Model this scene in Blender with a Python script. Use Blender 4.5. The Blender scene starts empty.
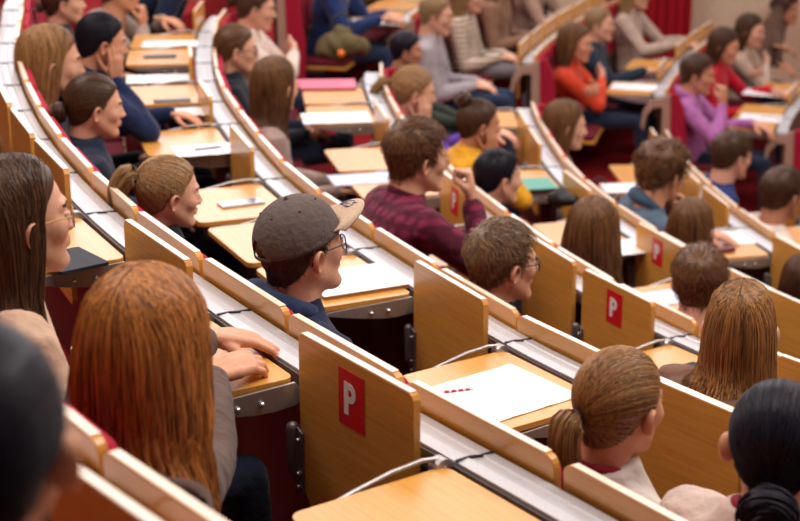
import bpy, bmesh, math, random
import numpy as np
from mathutils import Vector, Matrix, noise

SC = bpy.context.scene
COL = SC.collection
random.seed(7)
DEBUG = False
rng = np.random.default_rng(7)

# ------------------------------------------------------------------ camera, light, exposure
CAM = np.array([0.0, 0.0, 5.0])
FPX, PITCH, ROLL = 1600.0, 0.311, 0.0
cam_d = bpy.data.cameras.new('camera')
cam = bpy.data.objects.new('camera', cam_d)
COL.objects.link(cam)
cam.location = CAM
cam.rotation_euler = (math.pi / 2 - PITCH, 0.0, 0.0)
cam_d.sensor_width = 36.0
cam_d.lens = FPX * 36.0 / 800.0
cam_d.clip_end = 100
cam_d.dof.use_dof = True
cam_d.dof.focus_distance = 4.35
cam_d.dof.aperture_fstop = 3.3
SC.camera = cam

W = bpy.data.worlds.new('hall_light')
SC.world = W
W.use_nodes = True
W.node_tree.nodes['Background'].inputs[0].default_value = (1.0, 0.80, 0.68, 1)
W.node_tree.nodes['Background'].inputs[1].default_value = 0.11

def area(name, loc, rot, sx, sy, power, color):
    l = bpy.data.lights.new(name, 'AREA')
    l.shape = 'RECTANGLE'; l.size = sx; l.size_y = sy; l.energy = power; l.color = color
    o = bpy.data.objects.new(name, l); COL.objects.link(o)
    o.location = loc; o.rotation_euler = rot
    return o
# broad glare light at the back, then bands of lamps under the hall ceiling
area('back_glare_light', (1.0, 18.3, 7.1), (math.radians(-78), 0, 0), 16, 3.6, 620, (0.86, 0.92, 1.0))   # unseen light added above the back rows for glare on desks
area('ceiling_light', (1.0, 13.0, 9.5), (math.radians(-10), 0, 0), 9, 2.5, 260, (1.0, 0.97, 0.93))
area('ceiling_light', (5.5, 7.0, 9.2), (0, math.radians(34), 0), 2.5, 7, 420, (1.0, 0.93, 0.86))
area('ceiling_light', (-4.0, 8.0, 9.4), (0, math.radians(-25), 0), 2.5, 6, 380, (1.0, 0.92, 0.86))
area('ceiling_light', (1.0, 3.5, 9.4), (0, 0, 0), 5, 2, 300, (1.0, 0.92, 0.84))

SC.view_settings.view_transform = 'Standard'
SC.view_settings.look = 'None'
SC.view_settings.exposure = 0.12
SC.view_settings.gamma = 1.0
SC.view_settings.use_curve_mapping = False

# ------------------------------------------------------------------ materials
MATS = {}
def new_mat(name):
    m = bpy.data.materials.new(name); m.use_nodes = True
    nt = m.node_tree; b = nt.nodes['Principled BSDF']
    return m, nt, b
def ramp(nt, stops):
    r = nt.nodes.new('ShaderNodeValToRGB'); e = r.color_ramp.elements
    e[0].position, e[0].color = stops[0][0], (*stops[0][1], 1)
    e[1].position, e[1].color = stops[-1][0], (*stops[-1][1], 1)
    for p, c in stops[1:-1]:
        x = e.new(p); x.color = (*c, 1)
    return r
def coords(nt, scale, kind='Object'):
    tc = nt.nodes.new('ShaderNodeTexCoord'); mp = nt.nodes.new('ShaderNodeMapping')
    mp.inputs['Scale'].default_value = scale
    nt.links.new(tc.outputs[kind], mp.inputs[0]); return mp
def plain(name, col, rough=0.5, metal=0.0, spec=0.5, bump=0, bscale=60, coat=0):
    if name in MATS: return MATS[name]
    m, nt, b = new_mat(name)
    b.inputs['Base Color'].default_value = (*col, 1)
    b.inputs['Roughness'].default_value = rough
    b.inputs['Metallic'].default_value = metal
    b.inputs['Specular IOR Level'].default_value = spec
    b.inputs['Coat Weight'].default_value = coat
    mp = coords(nt, (1, 1, 1)); n = nt.nodes.new('ShaderNodeTexNoise'); n.inputs['Scale'].default_value = bscale
    nt.links.new(mp.outputs[0], n.inputs['Vector'])
    r = ramp(nt, [(0.3, tuple(c * .92 for c in col)), (0.7, tuple(min(1, c * 1.06) for c in col))])
    nt.links.new(n.outputs['Fac'], r.inputs[0]); nt.links.new(r.outputs[0], b.inputs['Base Color'])
    if bump:
        bp = nt.nodes.new('ShaderNodeBump'); bp.inputs['Strength'].default_value = bump; bp.inputs['Distance'].default_value = .01
        nt.links.new(n.outputs['Fac'], bp.inputs['Height']); nt.links.new(bp.outputs[0], b.inputs['Normal'])
    MATS[name] = m; return m
def wood(name, c1, c2, rough=0.38, scale=(3, 60, 60), coat=.15):
    m, nt, b = new_mat(name)
    mp = coords(nt, scale); n = nt.nodes.new('ShaderNodeTexNoise')
    n.inputs['Scale'].default_value = 2.0; n.inputs['Detail'].default_value = 6; n.inputs['Roughness'].default_value = .65
    nt.links.new(mp.outputs[0], n.inputs['Vector'])
    r = ramp(nt, [(0.25, c1), (0.5, tuple((a + d) / 2 for a, d in zip(c1, c2))), (0.75, c2)])
    nt.links.new(n.outputs['Fac'], r.inputs[0]); nt.links.new(r.outputs[0], b.inputs['Base Color'])
    b.inputs['Roughness'].default_value = rough; b.inputs['Coat Weight'].default_value = coat
    b.inputs['Coat Roughness'].default_value = .25
    bp = nt.nodes.new('ShaderNodeBump'); bp.inputs['Strength'].default_value = .05; bp.inputs['Distance'].default_value = .004
    nt.links.new(n.outputs['Fac'], bp.inputs['Height']); nt.links.new(bp.outputs[0], b.inputs['Normal'])
    MATS[name] = m; return m
wood('oak', (0.55, 0.235, 0.036), (0.72, 0.36, 0.072), .33, (3, 60, 60), .35)
wood('oak_edge_sheen', (0.82, 0.66, 0.50), (0.90, 0.78, 0.66), .3, (3, 3, 200), .4)  # pale ply edge, with reflected light put into its colour
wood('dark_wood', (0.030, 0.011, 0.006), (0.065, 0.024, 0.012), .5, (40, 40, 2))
wood('taupe_wood', (0.36, 0.22, 0.17), (0.46, 0.30, 0.23), .5, (30, 30, 2))
plain('aluminium', (0.56, 0.57, 0.61), .42, .45, .5, .02, 200)
plain('grey_metal', (0.20, 0.18, 0.185), .42, .6)
plain('pale_metal', (0.48, 0.46, 0.47), .35, .7)
plain('dark_metal', (0.025, 0.022, 0.025), .5, .3)
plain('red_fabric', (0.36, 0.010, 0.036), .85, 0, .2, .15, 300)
plain('seat_fabric_shade', (0.11, 0.007, 0.018), .9, 0, .2, .15, 300)  # red upholstery again, darkened to put the shade between rows into its colour
plain('carpet', (0.25, 0.010, 0.014), .95, 0, .1, .3, 250)
plain('curtain', (0.46, 0.014, 0.028), .9, 0, .2, .1, 40)
plain('wall_paint', (0.76, 0.60, 0.46), .9, 0, .2, .05, 20)
plain('sign_red', (0.62, 0.008, 0.015), .45)
plain('white_print', (0.85, 0.82, 0.82), .5)
plain('paper', (0.86, 0.86, 0.90), .55)
plain('black_plastic', (0.012, 0.013, 0.018), .55)
plain('screen_glass', (0.16, 0.20, 0.27), .12)
plain('steel', (0.75, 0.75, 0.76), .25, .9)
plain('eye_white', (0.75, 0.72, 0.70), .25)
plain('iris', (0.05, 0.03, 0.02), .2)

def skin_mat(name, col):
    if name in MATS: return MATS[name]
    m = plain(name, col, .48, 0, .35, .06, 90)
    b = m.node_tree.nodes['Principled BSDF']
    b.inputs['Subsurface Weight'].default_value = .12
    b.inputs['Subsurface Radius'].default_value = (.02, .008, .004)
    b.inputs['Subsurface Scale'].default_value = .4
    return m
def hair_mat(name, dark, light):
    if name in MATS: return MATS[name]
    m, nt, b = new_mat(name)
    at = nt.nodes.new('ShaderNodeAttribute'); at.attribute_name = 'strand'
    mp = coords(nt, (60, 60, 5)); n = nt.nodes.new('ShaderNodeTexNoise'); n.inputs['Scale'].default_value = 3
    nt.links.new(mp.outputs[0], n.inputs['Vector'])
    mx = nt.nodes.new('ShaderNodeMath'); mx.operation = 'ADD'
    mu = nt.nodes.new('ShaderNodeMath'); mu.operation = 'MULTIPLY'; mu.inputs[1].default_value = .6
    nt.links.new(n.outputs['Fac'], mu.inputs[0]); nt.links.new(mu.outputs[0], mx.inputs[0])
    m2 = nt.nodes.new('ShaderNodeMath'); m2.operation = 'MULTIPLY'; m2.inputs[1].default_value = .55
    nt.links.new(at.outputs['Fac'], m2.inputs[0]); nt.links.new(m2.outputs[0], mx.inputs[1])
    r = ramp(nt, [(0.28, dark), (0.80, light)])
    nt.links.new(mx.outputs[0], r.inputs[0]); nt.links.new(r.outputs[0], b.inputs['Base Color'])
    b.inputs['Roughness'].default_value = .40; b.inputs['Specular IOR Level'].default_value = .14 if 'black' in name else .32
    MATS[name] = m; return m
def cloth_mat(name, col, kind='plain', col2=None):
    if name in MATS: return MATS[name]
    m, nt, b = new_mat(name)
    mp = coords(nt, (1, 1, 1)); n = nt.nodes.new('ShaderNodeTexNoise'); n.inputs['Scale'].default_value = 14; n.inputs['Detail'].default_value = 5
    nt.links.new(mp.outputs[0], n.inputs['Vector'])
    f = nt.nodes.new('ShaderNodeTexNoise'); f.inputs['Scale'].default_value = 350
    nt.links.new(mp.outputs[0], f.inputs['Vector'])
    if kind == 'stripe':
        wv = nt.nodes.new('ShaderNodeTexWave'); wv.bands_direction = 'Z'; wv.inputs['Scale'].default_value = 7; wv.inputs['Distortion'].default_value = .6
        nt.links.new(mp.outputs[0], wv.inputs['Vector'])
        r = ramp(nt, [(0.35, col), (0.6, col2)]); nt.links.new(wv.outputs['Fac'], r.inputs[0])
    elif kind == 'plaid':
        wv = nt.nodes.new('ShaderNodeTexWave'); wv.bands_direction = 'Z'; wv.inputs['Scale'].default_value = 6
        wx = nt.nodes.new('ShaderNodeTexWave'); wx.bands_direction = 'X'; wx.inputs['Scale'].default_value = 6
        nt.links.new(mp.outputs[0], wv.inputs['Vector']); nt.links.new(mp.outputs[0], wx.inputs['Vector'])
        ad = nt.nodes.new('ShaderNodeMath'); ad.operation = 'MULTIPLY'
        nt.links.new(wv.outputs['Fac'], ad.inputs[0]); nt.links.new(wx.outputs['Fac'], ad.inputs[1])
        r = ramp(nt, [(0.1, col), (0.6, col2)]); nt.links.new(ad.outputs[0], r.inputs[0])
    else:
        r = ramp(nt, [(0.3, tuple(c * .8 for c in col)), (0.7, tuple(min(1, c * 1.12) for c in col))]); nt.links.new(n.outputs['Fac'], r.inputs[0])
    nt.links.new(r.outputs[0], b.inputs['Base Color'])
    b.inputs['Roughness'].default_value = .88; b.inputs['Specular IOR Level'].default_value = .2
    b.inputs['Sheen Weight'].default_value = .12
    b1 = nt.nodes.new('ShaderNodeBump'); b1.inputs['Strength'].default_value = .6; b1.inputs['Distance'].default_value = .03
    nt.links.new(n.outputs['Fac'], b1.inputs['Height'])
    b2 = nt.nodes.new('ShaderNodeBump'); b2.inputs['Strength'].default_value = .25; b2.inputs['Distance'].default_value = .003
    nt.links.new(f.outputs['Fac'], b2.inputs['Height']); nt.links.new(b1.outputs[0], b2.inputs['Normal'])
    nt.links.new(b2.outputs[0], b.inputs['Normal'])
    MATS[name] = m; return m

# ------------------------------------------------------------------ mesh helpers
class MB:
    def __init__(s): s.v = []; s.f = []; s.m = []; s.n = 0
    def add(s, V, F, mi=0):
        V = np.asarray(V, float); b = s.n
        s.v.append(V); s.n += len(V)
        for q in F: s.f.append(tuple(int(i) + b for i in q)); s.m.append(mi)
        return s
    def box(s, x0, x1, y0, y1, z0, z1, mi=0):
        V = [(x, y, z) for z in (z0, z1) for y in (y0, y1) for x in (x0, x1)]
        return s.add(V, [(0, 2, 3, 1), (4, 5, 7, 6), (0, 1, 5, 4), (2, 6, 7, 3), (0, 4, 6, 2), (1, 3, 7, 5)], mi)
    def prism(s, poly, axis, a, b, mi=0):
        n = len(poly); V = []
        for t in (a, b):
            for p, q in poly:
                V.append({'x': (t, p, q), 'y': (p, t, q), 'z': (p, q, t)}[axis])
        F = [tuple(range(n))[::-1], tuple(range(n, 2 * n))] + [(i, (i + 1) % n, n + (i + 1) % n, n + i) for i in range(n)]
        return s.add(V, F, mi)
    def tube(s, P, R, seg=12, mi=0, cap=True, flat=None):
        V, F = tube_geo(P, R, seg, cap, flat); return s.add(V, F, mi)
    def mesh(s, name):
        me = bpy.data.meshes.new(name)
        V = np.concatenate(s.v) if s.v else np.zeros((0, 3))
        me.from_pydata(V.tolist(), [], s.f)
        me.polygons.foreach_set('material_index', s.m)
        return me
def tube_geo(P, R, seg=12, cap=True, flat=None):
    """rounded tube along points P with radii R; flat=(axis vector, ratio) makes elliptical sections"""
    P = [np.array(p, float) for p in P]; R = list(R)
    T = []
    for i in range(len(P)):
        a = P[max(0, i - 1)]; b = P[min(len(P) - 1, i + 1)]
        d = b - a; T.append(d / (np.linalg.norm(d) + 1e-9))
    C, RR, TT = [], [], []
    if cap:
        for a in (80, 50, 25):
            a = math.radians(a); C.append(P[0] - T[0] * R[0] * math.sin(a)); RR.append(R[0] * math.cos(a)); TT.append(T[0])
    for p, r, t in zip(P, R, T): C.append(p); RR.append(r); TT.append(t)
    if cap:
        for a in (25, 50, 80):
            a = math.radians(a); C.append(P[-1] + T[-1] * R[-1] * math.sin(a)); RR.append(R[-1] * math.cos(a)); TT.append(T[-1])
    u = np.array([1, 0, 0.]) if abs(TT[0][0]) < .8 else np.array([0, 1, 0.])
    if flat is not None: u = np.array(flat[0], float)
    V = []; ang = np.linspace(0, 2 * math.pi, seg, endpoint=False)
    for c, r, t in zip(C, RR, TT):
        u = u - t * (u @ t); u = u / (np.linalg.norm(u) + 1e-9); w = np.cross(t, u)
        k = 1.0 if flat is None else flat[1]
        for a in ang: V.append(c + u * r * math.cos(a) + w * r * k * math.sin(a))
    F = []
    n = len(C)
    for i in range(n - 1):
        for j in range(seg):
            F.append((i * seg + j, i * seg + (j + 1) % seg, (i + 1) * seg + (j + 1) % seg, (i + 1) * seg + j))
    F.append(tuple(range(seg))[::-1]); F.append(tuple((n - 1) * seg + j for j in range(seg)))
    return np.array(V), F
def ring_geo(rings, closed_ends=True):
    """loft through rings, each an (n,3) array"""
    n = len(rings[0]); V = np.concatenate(rings); F = []
    for i in range(len(rings) - 1):
        for j in range(n): F.append((i * n + j, i * n + (j + 1) % n, (i + 1) * n + (j + 1) % n, (i + 1) * n + j))
    if closed_ends:
        F.append(tuple(range(n))[::-1]); F.append(tuple((len(rings) - 1) * n + j for j in range(n)))
    return V, F
def obj(name, me, mats, parent=None, smooth=True, loc=None, bevel=0, angle=None):
    if isinstance(me, MB): me = me.mesh(name)
    if not isinstance(mats, (list, tuple)): mats = [mats]
    for m in mats:
        me.materials.append(MATS[m] if isinstance(m, str) else m)
    bm = bmesh.new(); bm.from_mesh(me); bmesh.ops.recalc_face_normals(bm, faces=bm.faces)
    if bevel:
        bmesh.ops.bevel(bm, geom=[e for e in bm.edges if len(e.link_faces) == 2 and e.calc_face_angle(0) > .5], offset=bevel, segments=2, affect='EDGES', profile=.6)
    bm.to_mesh(me); bm.free()
    if smooth and not bevel: me.polygons.foreach_set('use_smooth', [True] * len(me.polygons))
    o = bpy.data.objects.new(name, me); COL.objects.link(o)
    if parent is not None: o.parent = parent
    if loc is not None: o.location = loc
    return o
def thing(name, label, cat, group=None, M=None):
    o = bpy.data.objects.new(name, None); COL.objects.link(o); o.empty_display_size = .05
    o['label'] = label; o['category'] = cat
    if group: o['group'] = group
    if M is not None: o.matrix_world = M
    return o
def tag(o, label, cat, group=None):
    o['label'] = label; o['category'] = cat
    if group: o['group'] = group
    return o
def copy_obj(o, parent):
    c = o.copy(); COL.objects.link(c); c.parent = parent; return c

# ------------------------------------------------------------------ rows: rails curving round the stage
ZR = lambda k: 5.0 - 1.476 - .353 * k            # top of the rail of row k
FL = lambda k: ZR(k) - .75                        # floor on which the people behind rail k sit
ROWS = {
 -2: [(-.30, .2), (-1.15, 1.2), (-1.9, 2.4), (-2.6, 3.7), (-3.3, 5.5)],
 -1: [(.9, .6), (.3, 1.3), (-.30, 2.02), (-.62, 2.45), (-1.1, 3.2), (-1.6, 4.2), (-2.1, 5.4), (-2.6, 6.9), (-3.0, 8.4), (-3.3, 10), (-3.4, 11.6)],
 0: [(2.3, .4), (1.5, 1.35), (.86, 2.2), (.34, 2.94), (.04, 3.36), (-.34, 3.93), (-.92, 4.95), (-1.42, 6.1), (-1.8, 7.25), (-2.02, 8.1), (-2.2, 9.0), (-2.36, 9.8), (-2.44, 10.8), (-2.4, 12), (-2.2, 13.1), (-1.9, 14.3)],
 1: [(3.0, 1.6), (2.1, 2.6), (1.35, 3.5), (.92, 4.05), (.54, 4.58), (.29, 5.0), (-.11, 5.81), (-.52, 6.75), (-.84, 7.84), (-1.08, 8.85), (-1.23, 9.95), (-1.31, 11.0), (-1.22, 12.1), (-.98, 13.2), (-.72, 14.3), (-.4, 15.3), (0, 16.4), (.5, 17.5)],
 2: [(3.6, 2.9), (2.7, 3.75), (2.0, 4.6), (1.5, 5.22), (1.05, 5.88), (.71, 6.6), (.42, 7.45), (.14, 8.45), (-.04, 9.34), (-.15, 10.2), (-.20, 11.05), (-.12, 12.2), (0.02, 13.28), (.27, 14.37), (.6, 15.4), (1.0, 16.4), (1.5, 17.5)],
 3: [(4.3, 3.9), (3.4, 4.75), (2.7, 5.6), (2.1, 6.5), (1.64, 7.4), (1.28, 8.35), (1.02, 9.45), (.92, 10.6), (.90, 11.5), (.95, 12.4), (1.07, 13.35), (1.25, 14.05), (1.50, 14.85), (1.9, 15.9), (2.4, 17)],
 4: [(5.0, 5.4), (4.1, 6.0), (3.4, 6.8), (2.86, 7.7), (2.42, 8.7), (2.16, 9.65), (2.02, 10.7), (1.98, 11.7), (2.05, 12.7), (2.24, 13.65), (2.45, 14.4), (2.70, 15.2), (3.05, 16.1), (3.5, 17.1)],
 5: [(4.7, 6.9), (4.0, 7.9), (3.55, 8.9), (3.25, 9.9), (3.10, 11.0), (3.08, 12.0), (3.18, 13.0), (3.40, 13.9), (3.62, 14.55), (3.85, 15.1), (4.25, 16.1), (4.7, 17.1)],
 6: [(5.2, 8.4), (4.7, 9.4), (4.4, 10.4), (4.3, 11.6), (4.35, 12.8), (4.6, 14.0), (4.95, 15.1), (5.4, 16.3)],
}
class Curve:
    def __init__(s, pts):
        P = np.array(pts, float); Q = np.vstack([2 * P[0] - P[1], P, 2 * P[-1] - P[-2]]); out = []
        for i in range(1, len(Q) - 2):
            for t in np.linspace(0, 1, 24, endpoint=False):
                a, b, c, d = Q[i - 1:i + 3]
                out.append(.5 * (2 * b + (c - a) * t + (2 * a - 5 * b + 4 * c - d) * t * t + (3 * b - a - 3 * c + d) * t ** 3))
        out.append(P[-1]); P = np.array(out)
        for _ in range(30): P[1:-1] = .25 * P[:-2] + .5 * P[1:-1] + .25 * P[2:]
        s.p = P; s.s = np.concatenate([[0], np.cumsum(np.linalg.norm(np.diff(P, axis=0), axis=1))]); s.L = s.s[-1]
    def at(s, t):
        e = .06
        q = lambda u: np.array([np.interp(u, s.s, s.p[:, 0]), np.interp(u, s.s, s.p[:, 1])])
        p = q(t); d = q(min(t + e, s.L)) - q(max(t - e, 0)); d /= np.linalg.norm(d)
        return p, d, np.array([d[1], -d[0]])            # point, tangent (away from the camera), forward (towards the stage)
    def near(s, x, y):
        return float(s.s[np.argmin((s.p[:, 0] - x) ** 2 + (s.p[:, 1] - y) ** 2)])
    def off(s, d, lo=None, hi=None):
        n = np.gradient(s.p, axis=0); n /= np.linalg.norm(n, axis=1)[:, None]
        q = s.p + np.stack([n[:, 1], -n[:, 0]], 1) * d
        if lo is not None:
            k = (s.s >= lo) & (s.s <= hi); q = q[k]
        return q
CV = {k: Curve(v) for k, v in ROWS.items()}
def frame(k, t, y=0.0, z=None):
    """matrix of a place along rail k: x to the sitter's right, y towards the stage, z up"""
    p, T, N = CV[k].at(t); p = p + N * y
    zz = ZR(k) if z is None else z
    return Matrix(((-T[0], N[0], 0, p[0]), (-T[1], N[1], 0, p[1]), (0, 0, 1, zz), (0, 0, 0, 1)))
def ray(px, py):
    x = px - 400; y = 260.5 - py; c, s = math.cos(ROLL), math.sin(ROLL)
    x, y = c * x - s * y, s * x + c * y
    d = np.array([x, FPX * math.cos(PITCH) + y * math.sin(PITCH), -FPX * math.sin(PITCH) + y * math.cos(PITCH)])
    return d / np.linalg.norm(d)
def on_plane(px, py, z):
    d = ray(px, py); return CAM + d * ((z - CAM[2]) / d[2])
def rail_s(k, px, py=None):
    """arc position on rail k whose image lies in pixel column px (nearest to row py if given)"""
    best = None
    for i in range(0, len(CV[k].p), 1):
        x, y = CV[k].p[i]; u, v = project((x, y, ZR(k)))
        if y < .8: continue
        e = abs(u - px) + (0 if py is None else .8 * abs(v - py))
        if best is None or e < best[0]: best = (e, CV[k].s[i])
    return best[1]
def project(P):
    d = np.array(P, float) - CAM; f = np.array([0, math.cos(PITCH), -math.sin(PITCH)]); u = np.array([0, math.sin(PITCH), math.cos(PITCH)])
    w = d @ f
    return 400 + FPX * d[0] / w, 260.5 - FPX * (d @ u) / w
cam.rotation_euler = (math.pi / 2 - PITCH, 0, 0)

# ------------------------------------------------------------------ the hall itself
def structure(name, mb, mat, **k):
    o = obj(name, mb, mat, smooth=False, **k); o['kind'] = 'structure'; return o
for k in range(-2, 7):
    q = CV[k].off(.12)[::8]
    poly = [tuple(p) for p in q]
    poly += [(poly[-1][0], 19.0), (-10, 19.0), (-10, -1.0), (poly[0][0], -1.0)]
    poly = [p for i, p in enumerate(poly) if i == 0 or (abs(p[0] - poly[i - 1][0]) + abs(p[1] - poly[i - 1][1])) > 1e-4]
    structure('floor', MB().prism(poly, 'z', FL(k) - .353, FL(k)), 'carpet')
structure('floor', MB().box(-10, 12, -1, 19, FL(7) - .2, FL(7)), 'carpet')
wb = MB().box(-10, 12, 18.6, 18.8, FL(7), 9.8)
structure('wall_back', wb, 'wall_paint')
structure('wall_left', MB().box(-10.2, -10, -1, 18.8, FL(7), 9.8), 'wall_paint')
structure('wall_right', MB().box(12, 12.2, -1, 18.8, FL(7), 9.8), 'wall_paint')
structure('ceiling', MB().box(-10, 12, -1, 18.8, 9.8, 10.0), 'wall_paint')
# pleated red curtain in front of the back wall
def curtain():
    m = MB(); n = 90; x0, x1 = 2.35, 3.32; top, bot = 6.5, 0.6
    rings = []
    for z in np.linspace(bot, top, 14):
        a = []
        for i in range(n):
            x = x0 + (x1 - x0) * i / (n - 1)
            a.append((x, 18.25 + .06 * math.sin(i * .62) + .015 * math.sin(i * .21 + z), z))
        b = [(p[0], p[1] + .02, p[2]) for p in a[::-1]]
        rings.append(np.array(a + b))
    V, F = ring_geo(rings); m.add(V, F); return m
tag(obj('curtain', curtain(), 'curtain'), 'dark red pleated curtain hanging before the beige back wall', 'curtain')

# ------------------------------------------------------------------ rails, seats and folding desks
SECT = {  # row: list of (start, end) arc ranges of the seating blocks
    k: [] for k in range(-1, 7)}
def S(k, y):   # arc position where row k crosses depth y
    P = CV[k].p; i = int(np.argmin(abs(P[:, 1] - y))); return float(CV[k].s[i])
SECT[-1] = [(S(-1, .9), S(-1, 10.6))]
SECT[0] = [(S(0, .9), S(0, 10.9))]
SECT[1] = [(S(1, 2.0), S(1, 11.35)), (S(1, 12.95), S(1, 17.3))]
SECT[2] = [(S(2, 3.3), S(2, 11.1)), (S(2, 13.28), S(2, 17.3))]
SECT[3] = [(S(3, 4.4), S(3, 11.55)), (S(3, 13.35), S(3, 16.9))]
SECT[4] = [(S(4, 5.6), S(4, 11.95)), (S(4, 13.63), S(4, 17.0))]
SECT[5] = [(S(5, 7.2), S(5, 12.1)), (S(5, 13.75), S(5, 17.0))]
RN = {-1: 'the row nearest the camera', 0: 'the second row from the camera', 1: 'the third row from the camera', 2: 'the fourth row from the camera',
      3: 'the fifth row from the camera', 4: 'the sixth row from the camera', 5: 'the seventh row from the camera', 6: 'the lowest row'}
def sweep(k, lo, hi, sect, step=.12):
    """cross-section (y, z) swept along rail k"""
    n = max(2, int((hi - lo) / step)); rings = []
    for t in np.linspace(lo, hi, n):
        p, T, N = CV[k].at(t)
        rings.append(np.array([[p[0] + N[0] * y, p[1] + N[1] * y, ZR(k) + z] for y, z in sect]))
    return ring_geo(rings)
for k in range(-1, 6):
    for si, (lo, hi) in enumerate(SECT[k]):
        where = 'left of the aisle stairs' if si == 0 else 'beyond the aisle stairs'
        r = thing('desk_rail', 'long curved aluminium rail of %s, %s' % (RN[k], where), 'rail', 'curved rails of the seat rows')
        m = MB(); V, F = sweep(k, lo, hi, [(-.045, 0), (-.045, -.006), (-.04, -.006), (-.04, -.018), (.05, -.018), (.05, .0), (.02, .004), (.016, .0), (-.012, .0), (-.016, .004)])
        m.add(V, F); obj('ledge', m, 'aluminium', r, smooth=False)
        m = MB(); V, F = sweep(k, lo, hi, [(-.052, -.008), (-.052, -.052), (.03, -.052), (.03, -.019), (-.042, -.019), (-.042, -.008)])
        m.add(V, F); obj('fascia', m, 'grey_metal', r, smooth=False)
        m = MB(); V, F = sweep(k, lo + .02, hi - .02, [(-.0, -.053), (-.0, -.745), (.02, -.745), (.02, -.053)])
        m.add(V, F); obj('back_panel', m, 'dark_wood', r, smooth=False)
        a_ = {0: (475, 448), 1: (517, 337), 2: (683, 334), 3: (650, 245), 4: (745, 226)}.get(k)
        s0 = rail_s(k, *a_) if a_ and si == 0 else lo + .03
        for i in range(-40, 40):
            t = s0 + i * .56
            if not lo + .1 < t < hi - .1: continue
            u, v = project((*CV[k].at(t)[0], ZR(k)))
            if not (-20 < u < 820 and -20 < v < 540): continue
            o = obj('joint', MB().prism([(-.003, -.047), (.003, -.047), (.003, -.01), (.012, .014), (.012, .05), (.006, .05), (.006, .014), (-.003, -.008)], 'z', .0002, .0055), 'dark_metal', None, smooth=False)
            o.matrix_world = frame(k, t); o.parent = r
        ends = [lo] if si else [hi]
        for e in ends:
            M = frame(k, e); mm = MB()
            mm.prism([(.045, .0), (.105, .02), (.115, -.1), (.13, -1.09), (.05, -1.09), (.04, -.1)], 'x', -.02, .02)
            mm.prism([(-.02, -.02), (-.08, -.05), (-.125, -.14), (-.14, -.27), (-.115, -.31), (-.09, -.17), (-.03, -.10), (.05, -.10), (.05, -.02)], 'x', -.02, .02)
            up_ = obj('side_upholstery', MB().prism([(.11, .03), (.16, .035), (.22, -.08), (.27, -.45), (.27, -1.0), (.135, -1.0)], 'x', -.03, .03), 'red_fabric', None, bevel=.01); up_.matrix_world = M; up_.parent = r
            o = obj('end_panel', mm, 'taupe_wood', None, bevel=.006); o.matrix_world = M; o.parent = r

# prototypes -------------------------------------------------------
def rounded_rect(x0, x1, z0, z1, r, corners=(1, 1, 1, 1), n=5):
    pts = []
    for (cx, cz, a0), c in zip(((x1, z1, 0), (x0, z1, 90), (x0, z0, 180), (x1, z0, 270)), corners):
        sx = -1 if cx == x1 else 1; sz = -1 if cz == z1 else 1
        rr = r * c
        if rr == 0: pts.append((cx, cz)); continue
        for a in np.linspace(a0, a0 + 90, n):
            pts.append((cx + sx * rr + rr * math.cos(math.radians(a)), cz + sz * rr + rr * math.sin(math.radians(a))))
    return pts
def make_seat():
    r = thing('auditorium_seat', 'seat', 'seat')
    def shaped(x0, x1, z0, z1, ya, yb, lean, rad, inset=0):
        poly = rounded_rect(x0, x1, z0, z1, rad); rings = []
        for y in (ya, yb): rings.append(np.array([(x, y - lean * (z - z0), z) for x, z in poly]))
        return ring_geo(rings)
    m = MB(); V, F = shaped(-.267, .267, -.46, .058, .099, .119, .08, .028); m.add(V, F)
    b = obj('backrest', m, ['oak'], r, smooth=False, bevel=.003)
    e = MB()                                                        # pale ply edge along the top, lightened further for reflected light
    V, F = shaped(-.24, .24, .0575, .0605, .0585, .0775, 0, .0); e.add(V, F); obj('edge_band', e, 'oak_edge_sheen', b, smooth=False)
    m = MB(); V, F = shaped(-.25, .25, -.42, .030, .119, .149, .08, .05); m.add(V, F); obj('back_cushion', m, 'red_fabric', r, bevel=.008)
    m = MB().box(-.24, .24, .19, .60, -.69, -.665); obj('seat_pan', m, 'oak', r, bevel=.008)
    m = MB().box(-.235, .235, .20, .59, -.665, -.62); obj('seat_cushion', m, 'seat_fabric_shade', r, bevel=.02)
    for x in (-.262, .262):
        m = MB().box(x - .014, x + .014, .08, .13, -1.10, -.05).box(x - .012, x + .012, .12, .42, -.72, -.69)
        obj('leg', m, 'dark_metal', r, bevel=.003)
    return r
def bracket_parts(par):
    # plate under the sitter's right edge of the desk, with two bolts
    pts = [(-.075, -.014), (-.43, -.027), (-.41, -.036), (-.34, -.052), (-.26, -.068), (-.19, -.078), (-.13, -.080), (-.07, -.074), (-.05, -.045)]
    bk = obj('bracket', MB().prism(pts, 'x', .258, .266), 'pale_metal', par, bevel=.0015)
    for y in (-.17, -.235): obj('bolt', MB().tube([(.266, y, -.050), (.271, y, -.050)], [.0085, .0075], 12), 'steel', bk, smooth=False)
    m = MB(); m.tube([(-.275, -.075, -.012), (-.245, -.075, -.012)], [.024, .024], 18, cap=False).tube([(-.280, -.075, -.012), (-.24, -.075, -.012)], [.009, .009], 12, cap=False)
    obj('pivot', m, 'pale_metal', par, smooth=False)
    P = [(-.266, -.075, .006), (-.268, -.12, .012), (-.268, -.2, .006), (-.266, -.3, -.012), (-.264, -.38, -.03)]
    obj('arm', MB().tube(P, [.006] * 5, 8), 'pale_metal', par)
def make_desk_down():
    r = thing('folding_desk', 'desk', 'desk')
    poly = rounded_rect(-.252, .252, -.47, -.068, .03)
    t = obj('tabletop', MB().prism(poly, 'z', -.026, -.006), 'oak', r, bevel=.002)
    bracket_parts(r)
    return r
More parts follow.
